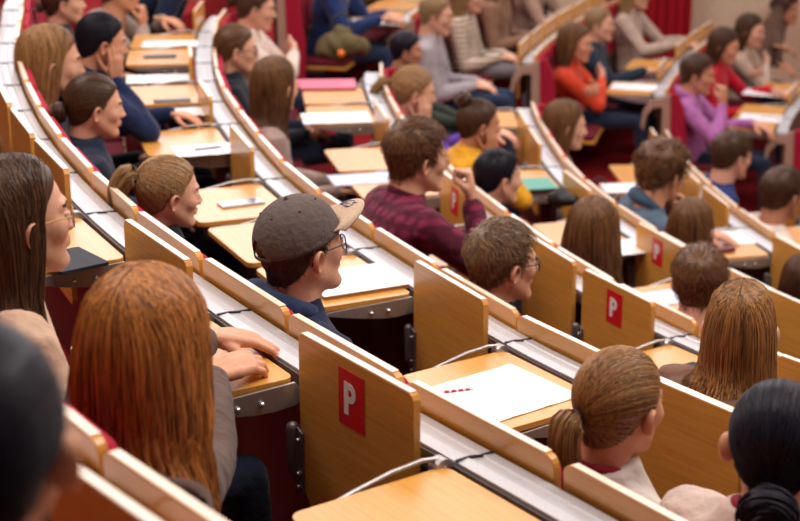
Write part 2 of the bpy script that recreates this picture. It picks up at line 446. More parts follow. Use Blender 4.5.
def make_desk_up(sign):
    r = thing('folding_desk', 'desk', 'desk')
    poly = [(-.190, -.345), (.21, -.345), (.22, -.33), (.22, .118), (.213, .128), (.205, .132), (-.245, .132), (-.253, .128), (-.26, .118), (-.26, -.262)]
    t = obj('tabletop', MB().prism(poly, 'y', -.088, -.068), 'oak', r, bevel=.002)
    obj('edge_band', MB().box(-.246, .206, -.087, -.069, .1322, .1345), 'oak_edge_sheen', t, smooth=False)
    # folding hinge on the sitter's left edge
    m = MB().prism([(-.30, -.13), (-.262, -.115), (-.24, -.125), (-.24, -.285), (-.275, -.30), (-.29, -.25), (-.30, -.2)], 'y', -.096, -.089)
    hg = obj('hinge', m, 'grey_metal', r, bevel=.001)
    m = MB().tube([(-.285, -.095, -.125), (-.285, -.095, -.24)], [.017, .014], 14); obj('hinge_barrel', m, 'grey_metal', r)
    for z in (-.145, -.235, -.27): obj('screw', MB().tube([(-.252, -.096, z), (-.252, -.100, z)], [.005, .005], 8), 'steel', hg, smooth=False)
    if sign:
        s = obj('letter_sign', MB().box(-.080, .028, -.0895, -.088, -.035, .105), 'sign_red', r, smooth=False)
        m = MB(); x0, zb, zt = -.055, -.005, .075; h = zt - zb; y0, y1 = -.0905, -.0894
        m.box(x0, x0 + .018, y0, y1, zb, zt)
        cz, ro, ri = zt - .0245, .0245, .0085; xc = x0 + .024
        n = 12; outer, inner = [(x0 + .013, zt)], [(x0 + .013, zt - .014)]
        for a in np.linspace(90, -90, n):
            a = math.radians(a); outer.append((xc + ro * math.cos(a), cz + ro * math.sin(a))); inner.append((xc + ri * math.cos(a), cz + ri * math.sin(a)))
        outer.append((x0 + .013, cz - ro)); inner.append((x0 + .013, cz - ri))
        for i in range(len(outer) - 1):
            q = [outer[i], outer[i + 1], inner[i + 1], inner[i]]
            V = [(x, y, z) for y in (y0, y1) for x, z in q]
            m.add(V, [(0, 1, 2, 3), (7, 6, 5, 4), (0, 4, 5, 1), (1, 5, 6, 2), (2, 6, 7, 3), (3, 7, 4, 0)])
        obj('letter', m, 'white_print', s, smooth=False)
    return r
PROTO = {'seat': make_seat(), 'down': make_desk_down(), 'up': make_desk_up(False), 'sign': make_desk_up(True)}
def place(kind, M, label, group, used={}):
    src = PROTO[kind]
    if kind not in used: used[kind] = 1; r = src
    else:
        r = src.copy(); COL.objects.link(r)
        for ch in list(src.children):
            c = copy_obj(ch, r)
            for g in list(ch.children): copy_obj(g, c)
    r.matrix_world = M; r['label'] = label; r['group'] = group; r['category'] = 'seat' if kind == 'seat' else 'desk'
    return r
PW = .56
# desks: anchor joint (pixel) of index 0 and the state of every station that can be seen: u up, P up with the sign, d down
DESKS = {
 (-1, 0): (None, {0: 'u', 1: 'u', -1: 'u', -2: 'd', -3: 'u'}),
 (0, 0): ((475, 448), {1: 'd', 0: 'd', -1: 'P', -2: 'd', -3: 'u', -4: 'd', -5: 'u', -6: 'u', -7: 'u', -8: 'u', -9: 'u', -10: 'd', -11: 'u', -12: 'u'}),
 (1, 0): ((517, 337), {3: 'u', 2: 'u', 1: 'u', 0: 'd', -1: 'u', -2: 'd', -3: 'd', -4: 'd', -5: 'u', -6: 'd', -7: 'u', -8: 'd', -9: 'u', -10: 'd', -11: 'd', -12: 'u'}),
 (2, 0): ((683, 334), {2: 'd', 1: 'u', 0: 'd', -1: 'P', -2: 'u', -3: 'd', -4: 'P', -5: 'd', -6: 'd', -7: 'u', -8: 'd', -9: 'd'}),
 (3, 0): ((650, 245), {3: 'u', 2: 'u', 1: 'd', 0: 'P', -1: 'd', -2: 'u', -3: 'd', -4: 'u', -5: 'u', -6: 'd'}),
 (4, 0): ((745, 226), {2: 'u', 1: 'u', 0: 'd', -1: 'u', -2: 'u', -3: 'd', -4: 'u', -5: 'u'}),
 (5, 0): (None, {0: 'u', 1: 'u', 2: 'd'}),
 (2, 1): (None, {-1: 'd', -2: 'd', -3: 'd', -4: 'd'}),
 (3, 1): (None, {-1: 'u', -2: 'u', -3: 'u', -4: 'u', -5: 'u', -6: 'u'}),
 (4, 1): (None, {-1: 'd', -2: 'u', -3: 'd', -4: 'u', -5: 'u', -6: 'u'}),
 (5, 1): (None, {-1: 'd', -2: 'd', -3: 'u', -4: 'd'}),
}
def desk_list(k, si):
    lo, hi = SECT[k][si]; a = DESKS[(k, si)][0]
    if k == -1: s0 = CV[-1].near(-.45, 2.22) + .015
    elif a is None: s0 = hi - .03 if si == 0 else lo + .03
    else: s0 = rail_s(k, *a) + (.04 if k == 0 else 0)
    return [(i, s0 - i * PW, s0 - i * PW - PW) for i in sorted(DESKS[(k, si)][1]) if s0 - i * PW - PW > lo - .05 and s0 - i * PW < hi + .08]
SEATS = {  # row: pixel of one gap between two seat backs
 (-1, 0): None, (0, 0): (560, 465), (1, 0): (505, 318), (2, 0): (600, 285), (3, 0): (600, 205), (4, 0): (730, 210), (5, 0): None,
 (1, 1): None, (2, 1): None, (3, 1): None, (4, 1): None}
def gap_s(k, px, py):
    q = on_plane(px, py, ZR(k) + .05); return CV[k].near(q[0], q[1])
def seat_list(k, si):
    lo, hi = SECT[k][si]; a = SEATS[(k, si)]
    if k == -1: s0 = CV[-1].near(-.53, 2.32)
    elif a is None: s0 = hi if si == 0 else lo
    else: s0 = gap_s(k, *a)
    n0 = int(math.ceil((lo - s0) / PW - .1)); out = []
    for i in range(n0, 60):
        c = s0 + (i + .5) * PW
        if c + PW * .5 > hi + .2: break
        out.append(c)
    return out

# ------------------------------------------------------------------ heads
def smin(a, b, k):
    h = np.clip(.5 + .5 * (b - a) / k, 0, 1); return b * (1 - h) + a * h - k * h * (1 - h)
def sd_ell(p, c, r):
    q = (p - np.array(c)) / np.array(r); k0 = np.linalg.norm(q, axis=-1); k1 = np.linalg.norm(q / np.array(r), axis=-1)
    return k0 * (k0 - 1) / np.maximum(k1, 1e-9)
def sd_cap(p, a, b, r1, r2=None):
    r2 = r1 if r2 is None else r2; a = np.array(a, float); b = np.array(b, float); ba = b - a
    h = np.clip(((p - a) @ ba) / (ba @ ba), 0, 1)
    return np.linalg.norm(p - a - h[..., None] * ba, axis=-1) - (r1 + (r2 - r1) * h)
def head_sdf(p, g):
    """g: 0 woman, 1 man. x right, y out of the face, z up, origin in the middle of the skull"""
    q = p.copy(); q[..., 0] = np.abs(q[..., 0])
    d = sd_ell(q, (0, -.014, .018), (.075, .096, .088))
    d = smin(d, sd_ell(q, (0, .030, -.040), (.057, .058, .078)), .03)
    d = smin(d, sd_cap(q, (.050, .0, -.055), (.018, .060, -.102 - .004 * g), .016 + .004 * g, .015 + .003 * g), .025)
    d = smin(d, sd_ell(q, (0, .072, -.103 - .005 * g), (.020 + .004 * g, .017, .016)), .015)
    d = smin(d, sd_ell(q, (.041, .060, -.030), (.018, .018, .020)), .02)
    d = smin(d, sd_cap(q, (.010, .083, .012), (.038, .070, .012), .008 + .002 * g), .014)
    # eye sockets
    e = sd_ell(q, (.031, .098, -.010), (.017, .016, .012)); d = -smin(-d, e, .010)
    d = smin(d, sd_cap(q, (0, .081, .004), (0, .1005 + .003 * g, -.034), .0065, .0088 + .0007 * g), .010)
    d = smin(d, sd_ell(q, (.0110, .0925 + .002 * g, -.039), (.0072, .009, .0068)), .006)
    d = smin(d, sd_cap(q, (0, .0895, -.0615), (.020, .080, -.0645), .0058, .0035), .007)
    d = smin(d, sd_cap(q, (0, .0880, -.0735), (.018, .080, -.0705), .0064, .0040), .007)
    nk = .050 + .009 * g
    d = smin(d, sd_cap(p, (0, -.030, -.05), (0, -.048, -.24), nk, nk + .006), .03)
    return d
C0 = np.array([0, .012, -.02])
class Head:
    def __init__(s, g, nu, nv):
        s.g, s.nu, s.nv = g, nu, nv
        u = np.linspace(0, 2 * math.pi, nu, endpoint=False)
        s.az = u + .42 * np.sin(u)                      # denser round the face (az 0 = +y)
        s.azp = np.concatenate([s.az, [s.az[0] + 2 * math.pi]])
        s.po = np.linspace(0.0, math.pi, nv)
        A, B = np.meshgrid(s.az, s.po)
        D = np.stack([np.sin(A) * np.sin(B), np.cos(A) * np.sin(B), np.cos(B)], -1)
        t = np.full(A.shape, .27); done = np.zeros(A.shape, bool)
        for _ in range(90):
            d = head_sdf(C0 + D * t[..., None], g)
            t = np.where(d > .0002, t - np.maximum(d, .0003) * .85, t)
        s.r = np.maximum(t, .02); s.D = D
    def R(s, d):
        d = d / (np.linalg.norm(d, axis=-1, keepdims=True) + 1e-9)
        az = np.arctan2(d[..., 0], d[..., 1]) % (2 * math.pi); po = np.arccos(np.clip(d[..., 2], -1, 1))
        fu = np.interp(az, s.azp, np.arange(s.nu + 1)); fv = po / math.pi * (s.nv - 1)
        iu = np.floor(fu).astype(int); iv = np.minimum(np.floor(fv).astype(int), s.nv - 2); a = fu - iu; b = fv - iv
        i1 = (iu + 1) % s.nu; iu = iu % s.nu
        return (s.r[iv, iu] * (1 - a) + s.r[iv, i1] * a) * (1 - b) + (s.r[iv + 1, iu] * (1 - a) + s.r[iv + 1, i1] * a) * b
    def surf(s, P, off=0.0):
        d = P - C0; n = np.linalg.norm(d, axis=-1, keepdims=True); return C0 + d / n * (s.R(d)[..., None] + off)
HLY = [-.13, -.10, -.075, -.05, -.03, -.008, .012, .022, .035, .05, .066, .085, .12]
HLZ_M = [-.085, -.080, -.078, -.060, -.042, .010, -.030, -.015, .022, .045, .062, .070, .072]
HLZ_F = [-.095, -.090, -.082, -.066, -.048, .008, -.020, -.006, .022, .040, .056, .064, .066]
def scalp(P, g):
    z = np.interp(P[..., 1], HLY, HLZ_M if g else HLZ_F)
    return P[..., 2] - z
HEADS = {}
def head_proto(g, hi):
    if (g, hi) not in HEADS: HEADS[(g, hi)] = Head(g, *((128, 104) if hi else (72, 60)))
    return HEADS[(g, hi)]
def head_geo(H, sx=1.0):
    """vertices, faces, face materials: 0 skin 1 scalp hair 2 eye white 3 iris 4 lips"""
    nu, nv = H.nu, H.nv
    V = (C0 + H.D * H.r[..., None]).reshape(-1, 3)
    F, Mi = [], []
    for i in range(nv - 1):
        for j in range(nu):
            q = (i * nu + j, i * nu + (j + 1) % nu, (i + 1) * nu + (j + 1) % nu, (i + 1) * nu + j)
            if i == 0: q = (j, (j + 1) % nu + nu, j + nu) if False else q
            c = V[list(q)].mean(0); F.append(q)
            m = 0
            if scalp(c, H.g) > .002: m = 1
            elif .012 < abs(c[0]) < .047 and c[1] > .05 and abs(c[2] - (.0145 - abs(abs(c[0]) - .028) * .18)) < .0040: m = 1
            elif abs(c[0]) < .021 and c[1] > .082 and (-.0805 + .35 * abs(c[0])) < c[2] < (-.0565 - .3 * abs(c[0])): m = 4
            Mi.append(m)
    # eyes with lids
    def ball(c, r, n, mi, sc=(1, 1, 1)):
        nonlocal V, F, Mi
        b = len(V); P = []
        for a in np.linspace(0, math.pi, n):
            for t in np.linspace(0, 2 * math.pi, 2 * n, endpoint=False):
                P.append((c[0] + r * sc[0] * math.sin(a) * math.cos(t), c[1] + r * sc[1] * math.cos(a), c[2] + r * sc[2] * math.sin(a) * math.sin(t)))
        V = np.vstack([V, P])
        for i in range(n - 1):
            for j in range(2 * n):
                F.append((b + i * 2 * n + j, b + i * 2 * n + (j + 1) % (2 * n), b + (i + 1) * 2 * n + (j + 1) % (2 * n), b + (i + 1) * 2 * n + j)); Mi.append(mi)
    for sg in (-1, 1):
        ball((sg * .031, .0735, -.010), .0122, 10, 2, (1.05, 1, .8))
        ball((sg * .031, .0800, -.010), .0062, 8, 3, (1, 1, 1))
        ball((sg * .031, .0745, -.0045), .0122, 8, 0, (1.15, .98, .42))
        # ear: bowl with a rolled rim
        E = []; ncol = 16
        prof = [(.0, .006), (.35, .002), (.62, .004), (.8, .011), (.93, .0145), (1.0, .011), (1.0, .003), (.8, -.004), (.4, -.009)]
        for rr, h in prof:
            ring = []
            for t in np.linspace(0, 2 * math.pi, ncol, endpoint=False):
                ct, st = math.cos(t), math.sin(t)
                wy = .0158 * (1 + .18 * st) * rr * (.9 if st < -.5 else 1); wz = .0275 * rr
                p = np.array([h + rr * .006 * max(0, -ct), wy * ct, wz * st])
                ring.append(p)
            E.append(np.array(ring))
        EV, EF = ring_geo(E)
        a = math.radians(19); ca, sa = math.cos(a), math.sin(a)        # flare away from the skull
        EV = np.stack([EV[:, 0] * ca - EV[:, 1] * sa, EV[:, 0] * sa + EV[:, 1] * ca, EV[:, 2]], 1)
        a = math.radians(-12); ca, sa = math.cos(a), math.sin(a)
        EV = np.stack([EV[:, 0], EV[:, 1] * ca - EV[:, 2] * sa, EV[:, 1] * sa + EV[:, 2] * ca], 1)
        EV = EV + np.array([.0745, -.006, -.022]); EV[:, 0] *= sg
        b = len(V); V = np.vstack([V, EV])
        for q in EF: F.append(tuple(int(i) + b for i in q)); Mi.append(0)
    V = V * np.array([sx, 1, 1])
    return V, F, Mi

# ------------------------------------------------------------------ hair
class Strands:
    def __init__(s): s.V, s.F, s.A, s.n = [], [], [], 0
    def add(s, P, w, val, tip=.25, sec=3):
        P = np.asarray(P, float); n = len(P)
        if n < 2: return
        T = np.gradient(P, axis=0); T /= np.linalg.norm(T, axis=1)[:, None] + 1e-9
        ref = P.mean(0) - C0; U = np.cross(T, ref); U /= np.linalg.norm(U, axis=1)[:, None] + 1e-9; Wd = np.cross(T, U)
        k = np.linspace(0, 1, n); ww = w * np.where(k < .5, 1, 1 - (1 - tip) * (k - .5) * 2)
        for a in range(sec):
            t = 2 * math.pi * a / sec + .5
            s.V.append(P + U * (ww * math.cos(t))[:, None] + Wd * (ww * .55 * math.sin(t))[:, None])
        b = s.n
        for i in range(n - 1):
            for a in range(sec):
                a2 = (a + 1) % sec
                s.F.append((b + a * n + i, b + a2 * n + i, b + a2 * n + i + 1, b + a * n + i + 1)); s.A.append(val)
        s.n += n * sec
    def solid(s, V, F, val=.3):
        b = s.n; s.V.append(np.asarray(V)); s.n += len(V)
        for q in F: s.F.append(tuple(int(i) + b for i in q)); s.A.append(val)
    def build(s, name, mat, par, sx=1.0):
        me = bpy.data.meshes.new(name); V = np.concatenate(s.V) * np.array([sx, 1, 1])
        me.from_pydata(V.tolist(), [], s.F)
        at = me.attributes.new('strand', 'FLOAT', 'FACE'); at.data.foreach_set('value', np.array(s.A, np.float32))
        me.polygons.foreach_set('use_smooth', [True] * len(me.polygons))
        me.materials.append(mat); o = bpy.data.objects.new(name, me); COL.objects.link(o); o.parent = par; return o
def cap_geo(H, th, g, back=0.0, fn=None):
    """thick skin of hair over the scalp region, as a closed shell"""
    nu, nv = H.nu, H.nv; V0 = C0 + H.D * H.r[..., None]
    w = np.clip(scalp(V0, g) / .022, -1, 1)
    t = th(V0) if callable(th) else th
    off = np.where(w > 0, -.001 + (t + .001) * np.sqrt(np.clip(w, 0, 1)), -.012)
    V = (C0 + H.D * (H.r + off)[..., None]).reshape(-1, 3); Wt = w.reshape(-1); F = []
    for i in range(nv - 1):
        for j in range(nu):
            q = (i * nu + j, i * nu + (j + 1) % nu, (i + 1) * nu + (j + 1) % nu, (i + 1) * nu + j)
            if max(Wt[list(q)]) > 0: F.append(q)
    used = sorted({i for q in F for i in q}); mp = {a: b for b, a in enumerate(used)}
    return V[used], [tuple(mp[i] for i in q) for q in F]
def scalp_points(H, n, g, R):
    out = []
    while len(out) < n:
        d = R.normal(size=3); d /= np.linalg.norm(d); p = C0 + d * H.R(d[None])[0]
        if scalp(p, g) > .004: out.append(p)
    return out
def face_clear(P, g):
    """push free hair clear of the face"""
    ym = np.interp(P[:, 2], [-.4, -.16, -.1, -.04, .0, .03, .05, .075], [.06, .045, .030, .026, .032, .045, .062, .09])
    P[:, 1] = np.minimum(P[:, 1], ym); return P
def make_hair(style, H, mat, par, R, dens=1.0, L=.25, th=.012, sx=1.0, part=0.0, tie=None, tail=None, wave=.0, width=.10, name='hair'):
    g = H.g; s = Strands()
    if style in ('short', 'curly', 'crop'):
        tf = lambda P: th * (.35 + .65 * np.clip((P[..., 2] + .05) / .10, 0, 1))
        s.solid(*cap_geo(H, tf, g), .35)
        crown = np.array([0, -.06, .1])
        for p in scalp_points(H, int((2300 if style != 'curly' else 900) * dens), g, R):
            d = p - crown
            d = d + np.array([0, .05, 0]) * (p[2] > .05) + np.array([0, 0, -.05]) * (p[2] < .05)
            nrm = (p - C0) / np.linalg.norm(p - C0); d = d - nrm * (d @ nrm); d /= np.linalg.norm(d) + 1e-9
            d = d + R.normal(size=3) * (.35 if style != 'curly' else .9); t0 = tf(p)
            lift = (R.uniform(0, .007) if p[2] > .02 else 0) if style == 'short' else 0; o_ = R.uniform(-.001, .0015); n = 5; ll = (.020 if style == 'crop' else .034) * R.uniform(.6, 1.3) * (1 if p[2] > .03 else .55); P = []
            q = p.copy(); 
            for i in range(n):
                P.append(H.surf(q[None], t0 * .55 + t0 * .75 * math.sin(i / (n - 1) * 2.4) + o_ + lift * i / (n - 1))[0]); q = q + d * ll / n
                if style == 'curly':
                    a = i * 1.9 + R.uniform(0, .5); q = q + np.array([math.sin(a), math.cos(a), math.sin(a * .7)]) * .006
            P = np.array(P)
            if style == 'curly': P += R.normal(size=(n, 3)) * .0035
            s.add(P, (.0011 if style != 'curly' else .0030) * R.uniform(.7, 1.3), R.uniform(0, 1), .15)
    if style in ('pony', 'bun', 'braid'):
        tie = np.array(tie if tie is not None else (0, -.115, .03))
        s.solid(*cap_geo(H, .008, g), .3)
        for p in scalp_points(H, int(1500 * dens), g, R):
            P = []; q = p.copy(); o_ = .0074 + R.uniform(-.0004, .0020)
            for i in range(10):
                P.append(H.surf(q[None], o_)[0])
                d = tie - q; dist = np.linalg.norm(d)
                if dist < .012: break
                nrm = (q - C0) / np.linalg.norm(q - C0); dt = d - nrm * (d @ nrm) * .9; dt /= np.linalg.norm(dt) + 1e-9
                q = q + dt * min(.022, dist * .6)
            if len(P) > 2: s.add(np.array(P), .0010 * R.uniform(.7, 1.3), R.uniform(0, 1), .8)
        if style == 'pony' or style == 'braid':
            path = np.array(tail); m = 30
            ts = np.linspace(0, len(path) - 1, m); C = np.stack([np.interp(ts, range(len(path)), path[:, a]) for a in range(3)], 1)
            for _ in range(6): C[1:-1] = .25 * C[:-2] + .5 * C[1:-1] + .25 * C[2:]
            rad = width * np.interp(np.linspace(0, 1, m), [0, .06, .25, .7, 1], [.28, .45, 1, .85, .2])
            s.solid(*tube_geo(C, rad * .8, 10), .3)
            T = np.gradient(C, axis=0); T /= np.linalg.norm(T, axis=1)[:, None]
            U = np.cross(T, [1, 0, .01]); U /= np.linalg.norm(U, axis=1)[:, None]; Wv = np.cross(T, U)
            for _ in range(int(480 * dens)):
                a = R.uniform(0, 2 * math.pi); tw = R.uniform(-.6, .6); rr = R.uniform(.6, 1.06); e = int(R.uniform(.7, 1.0) * m)
                an = a + tw * np.linspace(0, 1, m)
                if style == 'braid': an = a + np.linspace(0, 9, m)
                P = C + (U * np.cos(an)[:, None] + Wv * np.sin(an)[:, None]) * (rad * rr)[:, None]
                s.add(P[:e:2], .0016 * R.uniform(.6, 1.2), R.uniform(0, 1), .2)
            if style == 'pony':   # hair band
                pass
        else:
            c = tie + (tie - C0) / np.linalg.norm(tie - C0) * width * .55; ax = (tie - C0) / np.linalg.norm(tie - C0)
            u = np.cross(ax, [1, .2, 0]); u /= np.linalg.norm(u); v = np.cross(ax, u)
            Vb = []; nb = 14
            rings = []
            for i in range(nb):
                a = math.pi * i / (nb - 1); rings.append(np.array([c + ax * width * .62 * math.cos(a) + (u * math.cos(t) + v * math.sin(t)) * width * .85 * math.sin(a) for t in np.linspace(0, 2 * math.pi, 16, endpoint=False)]))
            s.solid(*ring_geo(rings), .3)
            for _ in range(int(90 * dens)):
                r1 = width * R.uniform(.35, .85); hh = width * R.uniform(-.3, .62); a0 = R.uniform(0, 6.28)
                r1 = min(r1, width * .98 * math.sqrt(max(.05, 1 - (hh / (width * .66)) ** 2)))
                tt = np.linspace(a0, a0 + R.uniform(1.5, 3.5), 12); wob = R.uniform(-.2, .2)
                P = c + ax * (hh + width * wob * np.sin(tt))[:, None] * 1.0 + (np.outer(np.cos(tt), u) + np.outer(np.sin(tt), v)) * (r1 + .004)
                s.add(P, .0035, R.uniform(0, 1), .4)
    if style == 'long':
        s.solid(*cap_geo(H, th * .8, g), .3)
        # closed drape round the back and sides
        fi = np.linspace(-1, 1, 30); rings = []
        zs = np.concatenate([np.linspace(.085, 0, 6), np.linspace(-.03, -L, 10)])
        def drape(f, z, grow=0.0, inner=0.0):
            k = np.clip((.1 - z) / (.1 + L), 0, 1)
            amax = np.interp(z, [-.5, -.16, -.08, .0, .04, .085], [1.75, 1.80, 1.92, 1.95, 2.15, 2.3])
            a = f * amax                                           # angle from the back
            if z > -.02:
                th_ = th * (1 - .95 * min(1, max(0, (z - .0) / .075)) ** 1.5) if grow <= 0 else th
                rx = .0755 * math.sqrt(max(.02, 1 - ((z - .018) / .092) ** 2)) + th_; ry = .096 * math.sqrt(max(.02, 1 - ((z - .018) / .092) ** 2)) + th_; cy = -.014
            else:
                q = np.clip((-.02 - z) / .16, 0, 1); rx = .0735 + th + (width - .075) * q; ry = .090 + th - .030 * q; cy = -.014 - .012 * q
            rx += grow - inner; ry += grow - inner
            wv = wave * math.sin(z * 55 + f * 5) 
            return np.array([math.sin(a) * (rx + wv), cy - math.cos(a) * (ry + wv), z])
        for z in zs:
            o = [drape(f, z, grow=-.004) for f in fi]; i_ = [drape(f * .96, z, inner=.018) for f in fi[::-1]]
            rings.append(np.array(o + i_))
        s.solid(*ring_geo(rings), .3)
        for _ in range(int(1700 * dens)):
            f = R.uniform(-1, 1); z0 = R.uniform(.02, .105); e = -L * R.uniform(.82, 1.08); sgn = 1 if f > 0 else -1
            P = []; jit = R.uniform(-.0015, .003); df = R.uniform(-.05, .05)
            # from the parting down over the skull
            py = -.10 + .165 * R.uniform(0, 1) * abs(f) ** .7 if abs(f) > .3 else R.uniform(-.10, -.02)
            p0 = np.array([part + sgn * .002, py, .12]); p0 = H.surf(p0[None], th * .9)[0]
            p1 = drape(np.clip(f, -1, 1), .02, grow=.002 + jit)
            for t in np.linspace(0, .85, 5):
                q = p0 * (1 - t) + p1 * t; q = H.surf(q[None], th * (.85 + .15 * t) + jit * .5)[0]; P.append(q)
            ph = R.uniform(0, 6.28)
            for z in np.linspace(.02, e, 11 if L > .15 else 7):
                q = drape(np.clip(f + df * (.02 - z) / L, -1, 1), z, grow=.001 + jit + .002 * math.sin(z * 30 + ph)); P.append(q)
            P = np.array(P)
            for _i in range(4): P[1:-1] = .25 * P[:-2] + .5 * P[1:-1] + .25 * P[2:]
            wt = np.clip((P[:, 2] - .015) / .05, 0, 1)[:, None]; P = P * (1 - wt) + H.surf(P, th * .92 + .0015 + jit * .6) * wt
            lw = P[:, 2] < -.05
            P[lw, 0] += wave * 2 * np.sin((P[lw, 2] + .05) * 40 + ph * .4) * np.clip((-.05 - P[lw, 2]) / .1, 0, 1); P[lw, 1] += wave * 1.5 * np.sin((P[lw, 2] + .05) * 36 + ph * .5 + 1) * np.clip((-.05 - P[lw, 2]) / .1, 0, 1)
            s.add(P, .0013 * R.uniform(.6, 1.35), R.uniform(0, 1), .35)
    return s.build(name, mat, par, sx)

# ------------------------------------------------------------------ bodies
def remesh(mb, vox, smooth=3):
    me = mb.mesh('t'); o = bpy.data.objects.new('t', me); COL.objects.link(o)
    bm = bmesh.new(); bm.from_mesh(me); bmesh.ops.recalc_face_normals(bm, faces=bm.faces); bm.to_mesh(me); bm.free()
    md = o.modifiers.new('r', 'REMESH'); md.mode = 'VOXEL'; md.voxel_size = vox
    if smooth:
        sm = o.modifiers.new('s', 'SMOOTH'); sm.iterations = smooth; sm.factor = .5
    dg = bpy.context.evaluated_depsgraph_get(); ev = o.evaluated_get(dg); m2 = ev.to_mesh()
    V = np.empty(len(m2.vertices) * 3); m2.vertices.foreach_get('co', V); V = V.reshape(-1, 3)
    F = [tuple(p.vertices) for p in m2.polygons]
    ev.to_mesh_clear(); bpy.data.objects.remove(o); bpy.data.meshes.remove(me)
    return V, F
def norm(v): v = np.array(v, float); return v / (np.linalg.norm(v) + 1e-9)
HANDS = {}
def hand_geo(pose):
    """right hand: wrist at the origin, fingers along +y, palm towards -z, thumb on the -x side"""
    if pose in HANDS: return HANDS[pose]
    curl = {'rest': (22, 32, 20), 'fist': (78, 95, 50), 'flat': (6, 10, 8), 'cheek': (18, 45, 30), 'grip': (48, 60, 35)}[pose]
    m = MB()
    for x, y in ((-.026, .088), (-.009, .093), (.009, .089), (.025, .080)):
        m.tube([(x * .55, 0, 0), (x, y * .55, .002), (x, y, 0)], [.0145, .0135, .0105], 10)
    m.tube([(0, -.04, 0), (0, .0, 0), (0, .05, 0), (0, .075, 0)], [.025, .026, .036, .034], 14, flat=((1, 0, 0), .42))
    m.tube([(-.012, .01, -.004), (-.032, .042, -.010)], [.016, .014], 10)
    for i, (x, y, l, r) in enumerate(((-.028, .088, .92, .0088), (-.0095, .094, 1.03, .0092), (.0095, .089, .97, .0088), (.027, .079, .78, .0078))):
        p = np.array([x, y, 0.]); a = 0; P = [p.copy()]; fan = (i - 1.5) * .05
        for seg, c in zip((.045, .027, .021), curl):
            a += math.radians(c * (1 + .08 * (i - 1.5))); p = p + seg * l * np.array([math.sin(fan) * math.cos(a), math.cos(a) * math.cos(fan), -math.sin(a)]); P.append(p.copy())
        m.tube(P, [r * 1.1, r, r * .92, r * .80], 10)
    td = {'fist': [(-.25, .75, -.55), (.55, .55, -.5), (.9, .2, -.3)], 'grip': [(-.5, .7, -.5), (.1, .8, -.6), (.4, .7, -.5)]}.get(pose, [(-.72, .62, -.22), (-.45, .85, -.2), (-.25, .93, -.25)])
    p = np.array([-.026, .030, -.008]); P = [p.copy()]
    for d, l in zip(td, (.036, .030, .023)): p = p + norm(d) * l; P.append(p.copy())
    m.tube(P, [.0145, .0115, .0105, .0085], 10)
    V, F = remesh(m, .0036, 2); HANDS[pose] = (V, F); return HANDS[pose]
def rotm(yd, zd):
    """rotation taking +y to yd and +z near zd"""
    y = norm(yd); z = np.array(zd, float); z = norm(z - y * (z @ y)); x = np.cross(y, z); return np.stack([x, y, z], 1)
def elbow(Sh, Wr, l1, l2, pole):
    d = Wr - Sh; L = np.linalg.norm(d); mx = (l1 + l2) * .985
    if L > mx: Wr = Sh + d * mx / L; L = mx
    a = (l1 * l1 - l2 * l2 + L * L) / (2 * L); h = math.sqrt(max(l1 * l1 - a * a, 1e-6)); u = norm(d)
    p = np.array(pole, float); p = norm(p - u * (p @ u)); return Sh + u * a + p * h, Wr
def ellr(c, rx, ry, ax, ay, n=18, pw=2.4):
    t = np.linspace(0, 2 * math.pi, n, endpoint=False); ct, st = np.cos(t), np.sin(t)
    e = 2 / pw
    return np.array([c + ax * rx * abs(a) ** e * np.sign(a) + ay * ry * abs(b) ** e * np.sign(b) for a, b in zip(ct, st)])
def torso(m, Ph, Pn, g, inf, s=1.0, full=True):
    """lofted trunk from the hips Ph to the neck base Pn"""
    ax = np.array([1., 0, 0]); up = norm(Pn - Ph); fw = norm(np.cross(up, ax)); ax = np.cross(fw, up) * 1.0
    if ax[0] < 0: ax = -ax
    if fw[1] < 0: fw = -fw
    L = np.linalg.norm(Pn - Ph)
    wS = (.160, .182)[g] * s; rows = [(-.10, .155, .110, 0), (0, .172, .120, 0), (.18, .155 - .012 * (1 - g), .108, .005), (.40, .150, .105, .0), (.62, wS * .98, .118, -.006), (.78, wS * 1.05, .112, -.012), (.88, wS * 1.02, .092, -.014), (.945, wS * .72, .076, -.010), (1.0, .074, .066, -.004), (1.05, .062, .060, 0)]
    rings = []
    for f, rx, ry, off in rows:
        bend = math.sin(max(0, min(1, f)) * math.pi) * -.025
        rings.append(ellr(Ph + (Pn - Ph) * f + fw * (off + bend), rx + inf, ry + inf, ax, fw))
    m.add(*ring_geo(rings)); return ax, fw, up
PEOPLE = []
SKINS = {0: ('skin_fair', (.68, .39, .26)), 1: ('skin_warm', (.64, .31, .19)), 2: ('skin_pink', (.71, .39, .27)), 3: ('skin_tan', (.48, .22, .13))}
